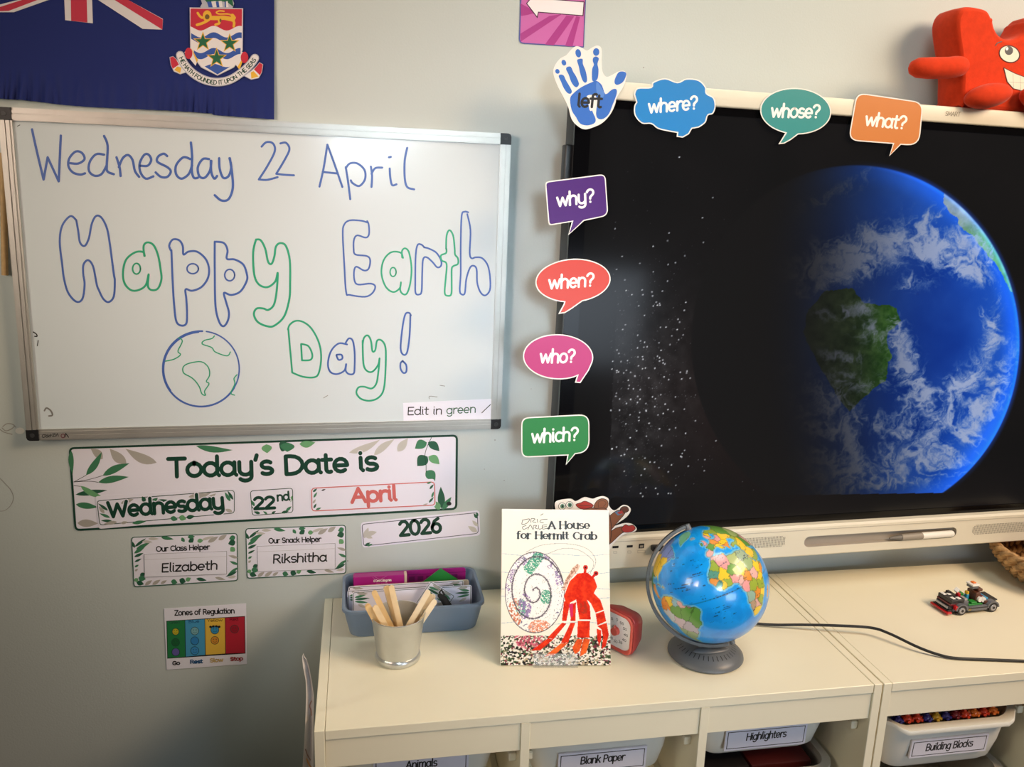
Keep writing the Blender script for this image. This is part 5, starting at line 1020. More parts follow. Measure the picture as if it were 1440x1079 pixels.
# book on a clear stand
ba = np.array(on_top(704, 937)); bb = np.array(on_top(859, 937)); byaw = math.atan2(bb[1] - ba[1], bb[0] - ba[0]); BW = .2036; BH = .2836; tilt = math.radians(24)
BKX = Matrix.Translation((ba[0], ba[1], Z0)) @ Matrix.Rotation(byaw, 4, 'Z') @ Matrix.Rotation(-tilt, 4, 'X')   # x right, z up the cover, -y out
BKX = Matrix.Translation((ba[0], ba[1], Z0 + .0015)) @ Matrix.Rotation(byaw, 4, 'Z') @ Matrix.Rotation(-tilt, 4, 'X')
book = root('picture_book', tuple(np.array(BKX @ Vector((BW / 2, .003, 0)))), byaw, 'tall picture book about a hermit crab standing upright on a clear stand', 'book')
m = MB(); m.box(.001, BW - .001, .0006, .005, .001, BH - .001, mat('book_pages', (232, 226, 210), .7), 0, 1, BKX); m.build('page_block', book)
m = MB(); m.box(0, BW, .005, .0058, 0, BH, mat('book_back', (228, 222, 206), .4), 0, 1, BKX); m.box(-.0006, .0002, 0, .0058, 0, BH, MATS['book_back'], 0, 1, BKX); m.build('back_cover', book)
# the cover picture, drawn in units of 680 x 955
nx, ny = 300, 420; cu = np.linspace(0, 1, nx); cv = np.linspace(1, 0, ny); CU, CV = np.meshgrid(cu, cv); X = CU * 670; Y = (1 - CV) * 955
C = np.ones(X.shape + (3,)) * np.array((246, 240, 226)) / 255.
def paint(mask, c, a=1.0): mk = (np.asarray(mask, float) * a)[..., None]; C[:] = C * (1 - mk) + np.array(c) / 255. * mk
for yy in (282, 395, 492, 545, 700):
    w = yy + 6 * np.sin(X / 60 + yy) + 4 * fbm(X / 30, Y * 0 + yy, 2, 4); paint(np.abs(Y - w) < 1.6, (150, 176, 196), .7)
n_ = fbm(X / 9, Y / 9, 4, 51); n2 = fbm(X / 30, Y / 30, 4, 52); n3 = fbm(X / 5, Y / 5, 3, 53)
# pebbles along the bottom
top_e = 778 + 10 * (fbm(X / 14, Y / 40, 3, 54) - .5); peb = Y > top_e
cells = [(np.array((236, 230, 220)), 0), (np.array((56, 66, 44)), 1), (np.array((120, 48, 66)), 2), (np.array((34, 30, 30)), 3), (np.array((186, 168, 140)), 4), (np.array((78, 104, 70)), 5)]
rs = np.random.default_rng(5); NP = 1500; sx = rs.uniform(0, 670, NP); sy = rs.uniform(765, 955, NP); sc = rs.choice(6, NP, p=[.40, .16, .10, .14, .10, .10]); best = np.full(X.shape, 1e9); idx = np.zeros(X.shape, int)
sub = Y[:, 0] > 760; xs_, ys_ = X[sub], Y[sub]; bsub = best[sub]; isub = idx[sub]
for k in range(NP):
    d = np.hypot(xs_ - sx[k], (ys_ - sy[k]) * 1.2); mm = d < bsub; bsub[mm] = d[mm]; isub[mm] = sc[k]
idx[sub] = isub; pc = np.array([c[0] for c in cells])[idx]; C[peb] = pc[peb] / 255.
pinkp = peb & (np.hypot(X - 170, (Y - 800) * 1.5) < 90) & (n_ > .5); paint(pinkp, (206, 84, 110), .8)
# spiral shell
scx, scy, SR = 205, 515, 182
rx_, ry_ = X - scx, (Y - scy) * .74; sr = np.hypot(rx_, ry_); th = np.arctan2(ry_, rx_)
shell = sr < SR; paint(shell, (250, 247, 242))
ringm = shell & (sr > SR * .62)
for c, mask in (((96, 92, 130), (n_ > .66) & (sr > 150)), ((150, 120, 176), (n2 > .58) & (n3 > .46) & (sr > 138) & (th < -.2)), ((52, 156, 120), (n3 > .38) & (np.hypot(X - 200, (Y - 335) * 1.0) < 75) & (np.abs((X - 150) + (Y - 400) * .75) < 42)), ((52, 156, 120), (n3 > .42) & (np.hypot(X - 275, (Y - 545) * .8) < 36)), ((78, 170, 140), (n3 > .42) & (np.hypot(X - 122, (Y - 610) * .6) < 32)),
    ((232, 138, 100), (n3 > .40) & (np.hypot((X - 235) * .7, Y - 730) < 48)), ((214, 120, 80), (n_ > .52) & (np.hypot(X - 85, (Y - 640) * .5) < 44)), ((140, 110, 170), (n_ > .5) & (np.hypot(X - 145, (Y - 600) * .5) < 40)), ((110, 100, 96), (n3 > .74) & (n2 > .45))): paint(mask & shell, c, .85)
sp = []
for k in range(180):
    t = k / 179 * 2.35 * 2 * math.pi; r = 14 + (SR - 16) * (t / (2.35 * 2 * math.pi)) ** 1.25; sp.append((scx + r * math.cos(t - 2.4), scy + r * math.sin(t - 2.4) / .74))
ds = seg_dist(X, Y, sp[::2]); paint((ds < 8) & (n3 > .48) & shell, (120, 108, 132), .55); paint(ds < 3.0, (66, 60, 66), .9)
paint((np.abs(sr - SR) < 2.2), (90, 84, 92), .9)
lip = inpoly(X, Y, [(372, 500), (395, 440), (440, 365), (470, 340), (486, 352), (470, 385), (420, 440), (392, 505)]); paint(lip, (232, 198, 176)); paint(lip & (n_ > .52), (150, 96, 76), .7)
paint(seg_dist(X, Y, catmull([(150, 270), (250, 225), (400, 215), (520, 240), (580, 300), (575, 360), (535, 395)], 6)) < 1.4, (120, 120, 126), .7); paint(seg_dist(X, Y, catmull([(270, 285), (380, 245), (480, 255), (560, 310), (570, 350), (548, 400)], 6)) < 1.4, (110, 110, 116), .7)
# a plain red crab
body = [(420, 450), (470, 400), (530, 392), (575, 430), (592, 480), (570, 520), (520, 545), (460, 560), (400, 590), (385, 540)]
tex = (n2 - .5) * 120 + (n_ - .5) * 60
def red(mask, c=(222, 46, 12), k=1.0):
    cc = (np.array(c) + np.stack([tex * .5, tex * .55, tex * .2], -1)) / 255. ; mk = np.asarray(mask)[..., None]; C[:] = np.where(mk, np.clip(cc, 0, 1), C)
legs = [[(385, 570), (425, 570), (400, 690), (372, 690)], [(372, 700), (400, 705), (320, 800), (285, 790)], [(285, 795), (320, 800), (240, 865), (185, 868)], [(430, 590), (460, 575), (455, 690), (425, 690)], [(425, 700), (455, 700), (410, 820), (365, 822)], [(365, 825), (410, 822), (330, 890), (262, 905)],
    [(460, 560), (520, 545), (545, 600), (550, 680), (480, 680)], [(470, 690), (545, 690), (540, 790), (465, 790)], [(465, 800), (500, 800), (480, 870), (450, 890), (435, 850)], [(505, 795), (545, 800), (520, 880), (480, 905), (490, 850)],
    [(510, 545), (570, 520), (610, 560), (630, 620), (580, 640), (550, 580)], [(580, 645), (632, 628), (645, 690), (590, 715)], [(590, 720), (648, 700), (660, 770), (640, 840), (615, 860), (625, 790), (615, 740)], [(585, 735), (612, 745), (612, 800), (600, 845), (590, 800)]]
for k, L_ in enumerate(legs):
    red(inpoly(X, Y, [tuple(p) for p in L_]), (236, 96, 34) if k in (5, 8, 9) else (222, 46, 12))
red(inpoly(X, Y, body), (224, 46, 10)); paint(inpoly(X, Y, [(415, 590), (440, 580), (440, 660), (425, 670)]), (214, 40, 96)); paint(inpoly(X, Y, [(480, 575), (520, 570), (535, 640), (490, 650)]) & (n_ > .45), (150, 50, 34), .6)
for a, b in (((515, 400), (520, 362)), ((560, 425), (585, 398))): red(seg_dist(X, Y, [a, b]) < 8); red(np.hypot(X - b[0], Y - b[1]) < 15, (196, 40, 30)); paint(np.hypot(X - b[0], Y - b[1]) < 6, (50, 10, 20))
V = [np.array(BKX @ Vector((u * BW, 0, v * BH))) for v in cv for u in cu]
build('cover', V, grid_faces(nx, ny)[:, ::-1], vcmat('cover_picture', .55, spec=.12), parent=book, colors=lin(np.clip(C.reshape(-1, 3), 0, 1)))
class BookSheet(Sheet):
    def pt(s, p, z): return np.array(BKX @ Vector((p[0] / 670 * BW, -z, (1 - p[1] / 955) * BH)))
bt_ = BookSheet((0, 0, 0), (0, -1, 0))
bt_.text('A House', (290, 122), (548, 118), 44, INK, 12.5, serif=True, track=.6); bt_.text('for Hermit Crab', (92, 184), (592, 186), 42, INK, 12.5, serif=True, track=.6)
for P in ([(126, 70), (170, 62), (155, 88), (124, 96), (128, 72)], [(180, 84), (182, 60), (205, 62), (190, 78), (212, 84)], [(218, 62), (222, 84)], [(282, 62), (246, 66), (236, 80), (258, 86)], [(150, 104), (128, 112), (134, 128), (160, 116)], [(160, 128), (176, 100), (190, 126)], [(196, 126), (196, 104), (216, 104), (204, 116), (222, 124)], [(226, 100), (230, 124), (246, 122)], [(280, 98), (252, 102), (254, 124), (284, 118)], [(252, 112), (278, 108)], [(240, 38), (256, 28)]): bt_.stroke(P, 3.6, INK)
tag(bt_.build('title_lettering', book), 'black serif title lettering')
CLEAR = mat('clear_acrylic', (206, 206, 202), .2, spec=.3); CLEAR.node_tree.nodes['Principled BSDF'].inputs['Alpha'].default_value = .2
stand = root('book_stand', tuple(np.array(BKX @ Vector((.105, -.008, -.0014)))), byaw, 'clear acrylic stand holding the hermit crab book', 'book stand')
SB = Matrix.Translation((ba[0], ba[1], Z0)) @ Matrix.Rotation(byaw, 4, 'Z')
m = MB(); m.box(.060, .142, -.0068, -.0046, .0004, .0215, CLEAR, .0008, 2, BKX); m.build('front_lip', stand)
m = MB(); m.box(.060, .142, -.006, .10, .0, .0012, CLEAR, 0, 1, SB); m.build('base_plate', stand)
m = MB(); m.box(.060, .142, .0064, .0086, .003, .16, CLEAR, .0006, 1, BKX); m.build('back_rest', stand)
#@@SPLIT
# ================================================================== red timer
tc = np.array(on_top(889, 926)); ang = math.radians(-57)
TM = Matrix.Translation((tc[0], tc[1], Z0)) @ Matrix.Rotation(ang, 4, 'Z')      # x along the front face, y into the case; corner at the front right bottom
tm = root('visual_timer', tuple(np.array(TM @ Vector((-.036, .03, 0)))), ang, 'red cube shaped timer with white dial half hidden behind the book', 'timer')
CORAL = mat('coral_plastic', (216, 92, 78), .4); MARO = mat('timer_case_red', (186, 62, 58), .45)
S = .081
def rsq(q, y, r=.016): return [np.array(TM @ Vector((p[0] - S / 2, y, p[1] + S / 2))) for p in [(a, b) for a, b, _ in rrect(S - 2 * q, S - 2 * q, r, 0, 6)]]
m = MB(); m.loft([rsq(.004, .0), rsq(.001, .001), rsq(0, .003), rsq(.002, .016), rsq(.009, .038), rsq(.014, .042)], MARO); m.build('case', tm, smooth=True)
m = MB(); m.loft([rsq(.0015, -.0005), rsq(.001, -.003), rsq(.003, -.0045), rsq(.006, -.0035), rsq(.007, -.0006)], CORAL, False, False); m.build('front_bezel', tm, smooth=True)
class TimerSheet(Sheet):
    def pt(s, p, z): return np.array(TM @ Vector((p[0] / 1000 - S / 2, -z - .0006, S / 2 - p[1] / 1000)))
ts = TimerSheet((0, 0, 0), (0, -1, 0)); ts.poly([(a * 1000, b * 1000) for a, b, _ in rrect(S - .013, S - .013, .013, 0, 6)], mat('dial_white', (232, 228, 226), .35))
for k in range(12):
    a = 2 * math.pi * k / 12; x, y = 23 * math.sin(a), -23 * math.cos(a); t = str((60 - 5 * k) if k else 0); w = 2.3 * len(t); ts.text(t, (x - w, y + 2.2), (x + w, y + 2.2), 4.4, INK, .8)
    ts.ribbon([(17.5 * math.sin(a), -17.5 * math.cos(a)), (19 * math.sin(a), -19 * math.cos(a))], .5, INK)
ts.build('dial', tm)
c0 = np.array(TM @ Vector((-S / 2, -.001, S / 2))); c1 = np.array(TM @ Vector((-S / 2, -.009, S / 2))); m = MB(); m.cyl(c0, c1, .0085, .0075, CORAL, 24); m.box(-S / 2 - .0015, -S / 2 + .0015, -.0085, -.003, S / 2, S / 2 + .012, CORAL, .0008, 1, TM); m.build('knob', tm, smooth=True)

# ================================================================== globe
GR = mat('globe_grey_plastic', (98, 102, 106), .38)
gf, gb = np.array(on_top(1000, 949)), np.array(on_top(985, 893)); gx, gy = (gf[0] + gb[0]) / 2 - .001, (gf[1] + gb[1]) / 2
gcn = plane_pt(998, 821, (0, gy - .0, 0), (0, 1, 0)); depth = (gcn - CAM) @ CM[:, 1]; GRAD = 80.5 * depth / FPX
globe = root('desk_globe', (gx, gy, Z0), 0, 'colourful political globe on grey stand between book and toy car', 'globe')
view = CAM - gcn; view /= np.linalg.norm(view); up = CM[:, 2] - view * (CM[:, 2] @ view); up /= np.linalg.norm(up); rt = np.cross(up, view)
roll = math.radians(21.5); upr = up * math.cos(roll) - rt * math.sin(roll); rtr = rt * math.cos(roll) + up * math.sin(roll)
lat0 = math.radians(14); pole = upr * math.cos(lat0) + view * math.sin(lat0); mer = view * math.cos(lat0) - upr * math.sin(lat0); lon0 = -18.0
nlo, nla = 620, 310; lo = np.linspace(-180, 180, nlo); la_ = np.linspace(89.5, -89.5, nla); LO, LA = np.meshgrid(lo, la_)
a = np.radians(LO - lon0); b = np.radians(LA)
Vg = gcn + GRAD * (np.cos(b)[..., None] * (np.cos(a)[..., None] * mer + np.sin(a)[..., None] * rtr) + np.sin(b)[..., None] * pole)
jx = LO + (fbm(LO / 4, LA / 4, 3, 61) - .5) * 3.0; jy = LA + (fbm(LO / 4, LA / 4, 3, 62) - .5) * 3.0
LANDS = {
 'africa': [(-6, 36), (10, 37), (11, 33), (20, 31), (25, 32), (33, 31), (37, 22), (43, 12), (51, 12), (48, 5), (41, -2), (40, -12), (35, -20), (33, -28), (26, -34), (19, -35), (14, -22), (12, -14), (13, -6), (9, 0), (9, 4), (4, 6), (-4, 5), (-8, 4), (-13, 8), (-17, 14), (-17, 21), (-10, 30)],
 'madagascar': [(44, -25), (47, -25), (50, -16), (49, -12), (44, -17)],
 'europe': [(-9, 37), (-9, 43), (-2, 44), (-4, 48), (2, 51), (8, 54), (8, 57), (11, 56), (14, 54), (21, 55), (24, 59), (30, 60), (22, 61), (24, 65), (18, 62), (17, 58), (12, 56), (6, 58), (5, 62), (14, 68), (26, 71), (40, 67), (60, 69), (75, 73), (105, 77), (140, 73), (178, 69), (178, 64), (160, 60), (142, 58), (140, 48), (130, 42), (122, 38), (121, 30), (110, 20), (106, 10), (100, 10), (98, 16), (90, 22), (80, 14), (77, 8), (72, 20), (66, 25), (57, 26), (50, 30), (52, 24), (59, 22), (54, 16), (44, 12), (38, 22), (34, 29), (36, 36), (28, 36), (27, 40), (41, 41), (38, 46), (31, 46), (28, 42), (24, 40), (23, 36), (19, 41), (14, 45), (18, 40), (16, 38), (10, 44), (3, 43), (-1, 38), (-5, 36)],
 'britain': [(-5, 50), (1, 51), (0, 54), (-3, 58), (-6, 58), (-4, 54)], 'ireland': [(-10, 52), (-6, 52), (-6, 55), (-9, 55)], 'iceland': [(-24, 65), (-14, 64), (-14, 66), (-22, 66.5)],
 'greenland': [(-45, 60), (-40, 64), (-25, 70), (-18, 76), (-20, 82), (-40, 83), (-65, 81), (-70, 77), (-55, 70), (-52, 64)],
 'n_america': [(-60, 47), (-56, 52), (-64, 58), (-75, 62), (-80, 70), (-95, 72), (-125, 71), (-160, 70), (-165, 60), (-140, 60), (-125, 48), (-120, 34), (-105, 22), (-92, 15), (-83, 9), (-78, 8), (-84, 15), (-88, 21), (-97, 22), (-97, 28), (-84, 30), (-80, 25), (-81, 31), (-74, 40), (-66, 44)],
 'newfoundland': [(-59, 47.5), (-53, 47), (-56, 51)], 'cuba': [(-84, 22), (-75, 20), (-80, 23)], 'hispaniola': [(-74, 18.5), (-69, 18.5), (-71, 20)],
 's_america': [(-77, 8), (-72, 12), (-62, 10), (-51, 4), (-50, 0), (-40, -3), (-35, -6), (-38, -13), (-41, -22), (-48, -27), (-53, -34), (-58, -38), (-65, -42), (-66, -48), (-69, -54), (-75, -48), (-72, -30), (-70, -18), (-76, -14), (-81, -5), (-80, 1)],
 'australia': [(114, -22), (122, -18), (130, -12), (136, -12), (142, -11), (147, -20), (153, -27), (150, -37), (140, -38), (130, -32), (116, -35)], 'antarctica': [(-180, -70), (180, -70), (180, -90), (-180, -90)],
}
YL, PKc, GN, OR, TEAL, OL, LPK, LB, PU, GYG = (244, 206, 52), (228, 178, 172), (104, 160, 70), (232, 150, 60), (92, 156, 140), (158, 178, 66), (232, 160, 160), (150, 190, 200), (126, 150, 216), (150, 172, 128)
SEEDS = [(-8, 27, OL), (2, 28, LPK), (17, 27, (176, 188, 120)), (29, 27, (160, 180, 150)), (-11, 20, TEAL), (-3, 17, YL), (9, 17, GN), (18, 15, YL), (30, 15, (160, 184, 130)), (40, 9, YL), (46, 5, OR), (8, 9, LPK), (-1, 8, OL), (-6, 8, YL), (-13, 13, OR), (-10, 9, TEAL), (12, 5, PKc), (20, 6, OR), (31, 6, PKc), (15, 0, LPK), (23, -3, OL), (37, 0, YL), (35, -6, OL), (17, -12, (150, 180, 160)), (27, -14, OR), (35, -16, YL), (17, -22, (190, 160, 130)), (24, -23, PKc), (30, -20, OL), (24, -30, YL), (46, -19, OR),
 (-4, 40, PKc), (2, 47, GN), (10, 51, OR), (20, 52, LPK), (12, 43, YL), (24, 46, YL), (30, 50, YL), (22, 41, OR), (15, 62, YL), (9, 61, PKc), (26, 64, OL), (50, 58, GN), (90, 62, GN), (140, 62, GN), (65, 48, (170, 190, 120)), (35, 39, OL), (44, 33, YL), (55, 32, GN), (45, 24, YL), (48, 16, OL), (66, 33, PKc), (78, 22, OR), (105, 35, YL), (103, 47, PKc), (-3, 53, LPK), (-8, 53, GN), (-19, 65, (170, 170, 200)), (-40, 72, (120, 190, 150)), (-110, 60, PU), (-75, 55, PU), (-65, 52, PU), (-62, 46, PU), (-72, 44, YL), (-80, 36, YL), (-98, 40, YL), (-102, 24, GN), (-86, 14, OR),
 (-66, 7, YL), (-74, 4, OR), (-58, 5, LB), (-53, 4, PKc), (-52, -8, GN), (-45, -15, GN), (-60, -5, GN), (-64, -17, (210, 190, 200)), (-75, -9, (200, 210, 215)), (-71, -30, GYG), (-65, -35, GYG), (-58, -23, (190, 180, 190)), (134, -25, OR), (0, -85, (235, 235, 240))]
landm = np.zeros(LO.shape, bool)
for P in LANDS.values(): landm |= inpoly(jx, jy, P)
cl_ = np.cos(np.radians(LA)); b1 = np.full(LO.shape, 1e9); b2 = np.full(LO.shape, 1e9); ci = np.zeros(LO.shape, int)
wj = LO + (fbm(LO / 3, LA / 3, 3, 63) - .5) * 5; wk = LA + (fbm(LO / 3, LA / 3, 3, 64) - .5) * 5
for k, (a_, b_, c_) in enumerate(SEEDS):
    d = np.hypot((wj - a_) * cl_, wk - b_); nb = d < b1; b2 = np.where(nb, b1, np.minimum(b2, d)); ci = np.where(nb, k, ci); b1 = np.where(nb, d, b1)
sc_ = np.array([s[2] for s in SEEDS])[ci] / 255.
near = landm.copy()
for dx, dy in ((3, 0), (-3, 0), (0, 3), (0, -3), (2, 2), (-2, -2)): near |= np.roll(np.roll(landm, dx, 1), dy, 0)
oc = np.ones(LO.shape + (3,)) * np.array((10, 154, 244)) / 255.; dp = fbm(LO / 14, LA / 14, 4, 65); oc += ((dp > .56) * .035 + (dp > .47) * .02 - .02)[..., None] * np.array((.8, 1, .9)); oc[near] = np.array((108, 190, 226)) / 255.
oc += (sm(-15, -60, LA) * .0)[..., None]
Cg = np.where(landm[..., None], sc_, oc); bord = landm & (b2 - b1 < 0.7); Cg[bord] *= .72
coast = landm & ~(np.roll(landm, 1, 0) & np.roll(landm, -1, 0) & np.roll(landm, 1, 1) & np.roll(landm, -1, 1)); Cg[coast] *= .75
rs = np.random.default_rng(3)
def dash(lo_, la__, L_, h_=.5, c=(.1, .16, .3), k=.75):
    mk = (np.abs(LO - lo_) < L_) & (np.abs(LA - la__ - (LO - lo_) * .0) < h_) & (fbm(LO * 1.4, LA * .4, 1, 7) > .42); Cg[mk] = Cg[mk] * (1 - k) + np.array(c) * k
for lo_, la__, L_ in ((-14, 0, 14), (-32, 24, 9), (-27, 26, 5), (-40, 19, 6), (-42, 14, 5), (-20, -14, 4), (-12, -13, 5), (-24, -17, 3), (-17, -9, 6), (-48, 17, 6), (-23, 38, 3), (-20, 33, 3), (-28, 40, 2), (-14, 20, 4), (-58, 22, 4), (-22, 14, 3)): dash(lo_, la__, L_)
for k in range(70):
    lo_, la__ = rs.uniform(-75, 45), rs.uniform(-30, 62); i0, j0 = np.searchsorted(lo, lo_), np.searchsorted(-la_, -la__); dash(lo_, la__, rs.uniform(1, 2.6), .38, k=.6)
Cg[(np.abs(LA) < .3) & ~landm] *= .8
build('map_sphere', Vg.reshape(-1, 3), np.concatenate([grid_faces(nlo, nla)[:, ::-1]]), vcmat('globe_map', .3, coat=.6, crough=.04), parent=globe, colors=lin(np.clip(Cg.reshape(-1, 3), 0, 1)), smooth=True)
# meridian arm behind the left rim, from the top pole cap round to the base
m = MB(); ra = GRAD + .0075; AX = pole; 
left = -rtr; left = left - AX * (left @ AX); left = left / np.linalg.norm(left)
ctr_arc = []; W_ = []
for k in range(41):
    t = math.radians(2 + 174 * k / 40); ctr_arc.append(gcn + (AX * math.cos(t) + left * math.sin(t)) * ra)
sec = np.cross(AX, left); A_, B_, C_, D_ = [], [], [], []
lo4 = []
for k, p in enumerate(ctr_arc):
    o = p - gcn; o /= np.linalg.norm(o); w = .0075; t_ = .0028; lo4.append([p + sec * w - o * t_, p + sec * w + o * t_, p - sec * w + o * t_, p - sec * w - o * t_])
m.loft(lo4, GR); m.build('meridian_arm', globe, smooth=True)
m = MB(); g4_ = []
for p in ctr_arc[1:-1]:
    o = p - gcn; o /= np.linalg.norm(o); g4_.append([p + sec * .0016 + o * .0021, p + sec * .0016 + o * .0033, p - sec * .0016 + o * .0033, p - sec * .0016 + o * .0021])
m.loft(g4_, DARKG); m.build('arm_groove', globe)
for sgn, nm in ((1, 'pole_pin'), (-1, 'pole_pin')):
    p = gcn + AX * sgn * (GRAD - .002); q = gcn + AX * sgn * (GRAD + .0105); m = MB(); m.cyl(p, q, .0065, .005, GR, 16); m.build(nm, globe, smooth=True)
# base
brx = .071
m = MB(); m.lathe([(.0, 0), (brx - .003, 0), (brx, .003), (brx - .001, .007), (brx - .008, .014), (brx - .022, .0215), (.035, .0265), (.02, .0285), (.0, .029)], GR, (0, 0, 0), 64); base_ = m.build('base', globe, True, smooth=True)
m = MB()
for k in range(-9, 10):
    a = math.radians(-100 + k * 9.5); r0, r1 = .047, .056; t_ = np.array((-math.sin(a), math.cos(a), 0)) * .0007; c0 = np.array((math.cos(a) * r0, math.sin(a) * r0, .0228)); c1 = np.array((math.cos(a) * r1, math.sin(a) * r1, .0182))
    m.add([c0 - t_, c0 + t_, c1 + t_, c1 - t_], [(0, 1, 2, 3)], BLACKP)
m.build('vent_slots', globe, True)
bot_arm = ctr_arc[-1]; fo = np.array((bot_arm[0], bot_arm[1], Z0 + .028))
m = MB(); pxy = plane_pt(991, 905, (0, gy - .01, 0), (0, 1, 0)); m.box(gx - .024, gx + .012, gy - .022, gy + .012, Z0 + .0245, Z0 + (gcn[2] - GRAD - Z0) + .004, GR, .002, 2); m.build('neck', globe, smooth=True)
m = MB(); m.sphere((gx - .004, gy - .030, Z0 + .0265), (.036, .012, .0045), GR, 24, 10); m.build('base_ridge', globe, smooth=True)
# black cord
def tpt(px, py, h): return top_pt(px, py, h)
cord = [tpt(1042, 872, .012), tpt(1062, 877, .006), tpt(1090, 879, .006), tpt(1130, 879, .011), tpt(1175, 880, .016), tpt(1224, 883, .018), tpt(1250, 891, .017), tpt(1290, 910, .010), tpt(1320, 921, .005), tpt(1345, 926, .0032), tpt(1390, 928, .003), tpt(1440, 930, .003), tpt(1500, 933, .003), tpt(1580, 925, .003)]
m = MB(); m.tube(catmull(cord, 8), .0028, mat('black_rubber', (20, 19, 18), .5), 12); tag(m.build('power_cord', smooth=True), 'black power cord running right from the globe across both units', 'cord')

# ================================================================== toy brick car
w0, w1 = np.array(on_top(1348, 866)), np.array(on_top(1394, 861)); cyaw = math.atan2(w1[1] - w0[1], w1[0] - w0[0]) - .0; cc = (w0 + w1) / 2
ydir = np.array((-math.sin(cyaw), math.cos(cyaw), 0)); cc = cc + ydir * .027
car = root('toy_brick_car', (cc[0], cc[1], Z0), cyaw, 'small toy brick racing car on the right storage unit', 'toy car')
def brick(name, boxes, parent=car, smooth=False):
    m = MB()
    for b in boxes: m.box(*b[:6], b[6], b[7] if len(b) > 7 else .0006, 1, b[8] if len(b) > 8 else None)
    return m.build(name, parent, True)
BG = mat('brick_grey', (104, 106, 112), .3); BD = mat('brick_dark', (34, 34, 38), .3); BRD = mat('brick_red', (198, 26, 34), .3); BMA = mat('brick_maroon', (96, 24, 34), .3); BWH = mat('brick_white', (240, 238, 232), .3); BGR = mat('brick_green', (44, 140, 56), .3); BBL = mat('brick_blue', (60, 160, 204), .3); BBR = mat('brick_brown', (92, 50, 34), .35); BYE = mat('brick_yellow', (242, 190, 50), .3); BOR = mat('brick_orange', (236, 120, 36), .3); BSI = mat('brick_silver', (168, 166, 172), .25, metal=.5)
brick('chassis', [(-.052, .058, -.020, .020, .006, .012, BG), (-.020, .030, -.027, -.019, .007, .016, BG), (-.020, .030, .019, .027, .007, .016, BG), (-.018, .032, -.0275, -.0265, .0125, .0155, BD)])
for nm, x0, x1, y0, y1 in (('front_fender', -.050, -.020, -.0275, -.014), ('front_fender', -.050, -.020, .014, .0275), ('rear_fender', .029, .060, -.0275, -.014), ('rear_fender', .029, .060, .014, .0275)):
    m = MB(); pr = [((x0 + x1) / 2 + .0155 * math.cos(a), .0105 + .0145 * math.sin(a)) for a in np.linspace(0, math.pi, 12)]; inn = [((x0 + x1) / 2 + .0118 * math.cos(a), .0105 + .0115 * math.sin(a)) for a in np.linspace(math.pi, 0, 12)]
    L_ = [(x, y0, z) for x, z in pr + inn]; R_ = [(x, y1, z) for x, z in pr + inn]; m.loft([L_, R_], BG); m.build(nm, car, True)
for wx in (-.035, .0445):
    for wy, sg in ((-.022, -1), (.022, 1)):
        m = MB(); m.cyl((wx, wy - .0055, .0105), (wx, wy + .0055, .0105), .0105, .0105, BD, 24); wh = m.build('wheel', car, True, smooth=True)
        m = MB(); m.cyl((wx, wy + sg * .0054, .0105), (wx, wy + sg * .0066, .0105), .0072, .0066, BSI, 20); m.cyl((wx, wy + sg * .0066, .0105), (wx, wy + sg * .0072, .0105), .003, .003, BD, 12)
        hb = build('hub', [np.array(v) - np.array(wh.location) for v in m.v], m.f, m.mats, m.fm, wh, True, True, angle=.7)
brick('front_bumper', [(-.070, -.058, -.026, .026, .004, .008, BRD, .001), (-.066, -.054, -.022, .022, .008, .0105, BD)])
brick('nose', [(-.062, -.044, -.019, .019, .0105, .019, BD), (-.064, -.060, -.017, .017, .012, .0175, BSI), (-.060, -.040, -.020, .020, .019, .024, BMA), (-.052, -.044, -.027, -.0195, .0125, .0205, BRD)])
brick('hood', [(-.058, -.026, -.020, .020, .024, .032, BD), (-.056, -.048, .006, .018, .032, .0335, BWH), (-.046, -.038, .004, .012, .032, .0335, BWH), (-.052, -.044, -.016, -.006, .0322, .0336, BWH), (-.040, -.032, -.018, -.008, .0322, .0336, BWH), (-.042, -.034, .010, .018, .032, .037, BD)])
brick('windscreen', [(-.0045, .0045, -.0045, .0045, -.0045, .0045, BWH, .0005, Matrix.Translation((-.026, .004, .042)) @ Matrix.Rotation(.78, 4, 'Y') @ Matrix.Rotation(.5, 4, 'Z')), (-.028, -.022, -.004, .004, .030, .038, BRD)])
brick('dashboard', [(-.026, -.012, -.018, .018, .012, .026, BG), (-.022, -.014, -.016, .000, .026, .031, BSI)])
brick('cockpit', [(-.012, .024, -.019, .019, .012, .018, BGR), (-.004, .010, -.018, -.004, .018, .022, BGR), (-.012, -.004, .006, .018, .018, .032, BGR)])
brick('lever', [(-.002, .005, .000, .008, .018, .031, BBL, .001), (-.002, .004, .000, .008, .031, .038, BYE, .001)])
brick('seat', [(.010, .022, -.012, .014, .018, .040, BBR, .001), (.014, .034, -.010, .012, .018, .030, BMA, .001), (.018, .030, -.008, .006, .040, .046, BBR, .001)])
brick('headrest', [(.004, .020, -.006, .012, .046, .052, BG, .001), (.003, .021, -.007, .013, .052, .056, BWH, .0008), (.009, .018, -.001, .009, .056, .0585, BOR, .0012)])
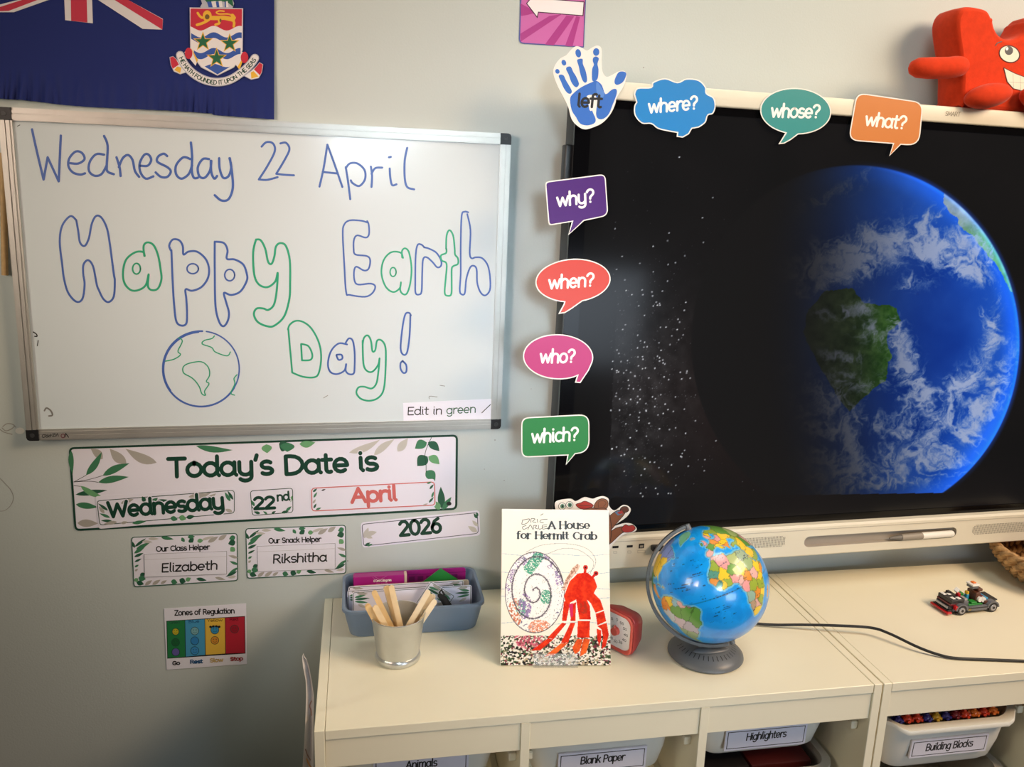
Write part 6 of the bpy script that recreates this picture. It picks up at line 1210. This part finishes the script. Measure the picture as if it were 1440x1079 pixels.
m = MB(); m.cyl((.018, -.0175, .026), (.018, -.0125, .026), .0055, .0055, BWH, 18); m.cyl((.027, -.0175, .025), (.027, -.0125, .025), .0055, .0055, BWH, 18); m.build('round_tiles', car, True, smooth=True)
brick('rear_deck', [(.032, .060, -.016, .016, .012, .021, BG), (.046, .062, -.018, .018, .021, .024, BD), (.034, .042, -.014, .010, .021, .027, BBL, .001), (.028, .036, -.020, -.014, .016, .024, BBR, .001)])
sh = Sheet((0, 0, 0), (0, -1, 0)); CMX = Matrix.Translation(car.location) @ Matrix.Rotation(cyaw, 4, 'Z'); sh.pt = lambda p, z: np.array(CMX @ Vector((p[0] / 1000, -.02702 - z * .3, p[1] / -1000)))
sh.poly([(-19, -16), (-11, -16), (-11, -8.5), (-19, -8.5)], mat('sticker_black', (50, 46, 30), .3)); sh.text('25', (-18, -10), (-12, -10), 5, mat('sticker_gold', (206, 176, 90), .3), .9); sh.build('number_sticker', car)

# ================================================================== wicker basket at the right
WK = mat('wicker', (176, 138, 92), .8, noise=.45, nscale=70, bump=.2, bscale=300)
bcen = np.array((1.690, -.150)); R0 = .155; hh = .064; nt, nz = 240, 30
wk = root('wicker_basket', (bcen[0], bcen[1], Z0), 0, 'brown woven basket at the right end under the display', 'basket')
prof = lambda t: R0 * (.70 + .30 * math.sin(t * 1.45))
m = MB(); m.lathe([(0, .003), (prof(0) - .012, .003), (prof(.5) - .012, hh * .5), (prof(1) - .012, hh), (prof(1) - .017, hh), (prof(.5) - .018, hh * .5), (prof(0) - .018, .008), (0, .008)], mat('wicker_dark', (96, 66, 40), .9, noise=.3, nscale=80), seg=64); m.build('woven_body', wk, True, smooth=True)
for row in range(5):
    t = row / 4; rr_ = prof(t) - .004; zz_ = .0125 + (hh - .008) * t
    for s_ in range(2):
        m = MB(); tw = 17; ph = s_ * math.pi + row * 1.3
        m.tube([((rr_ + .0062 * math.cos(a * tw + ph)) * math.cos(a), (rr_ + .0062 * math.cos(a * tw + ph)) * math.sin(a), zz_ + .0056 * math.sin(a * tw + ph)) for a in np.linspace(0, 2 * math.pi, 340)], .0062, WK, 8, False)
        m.build('braided_strand', wk, True, smooth=True)
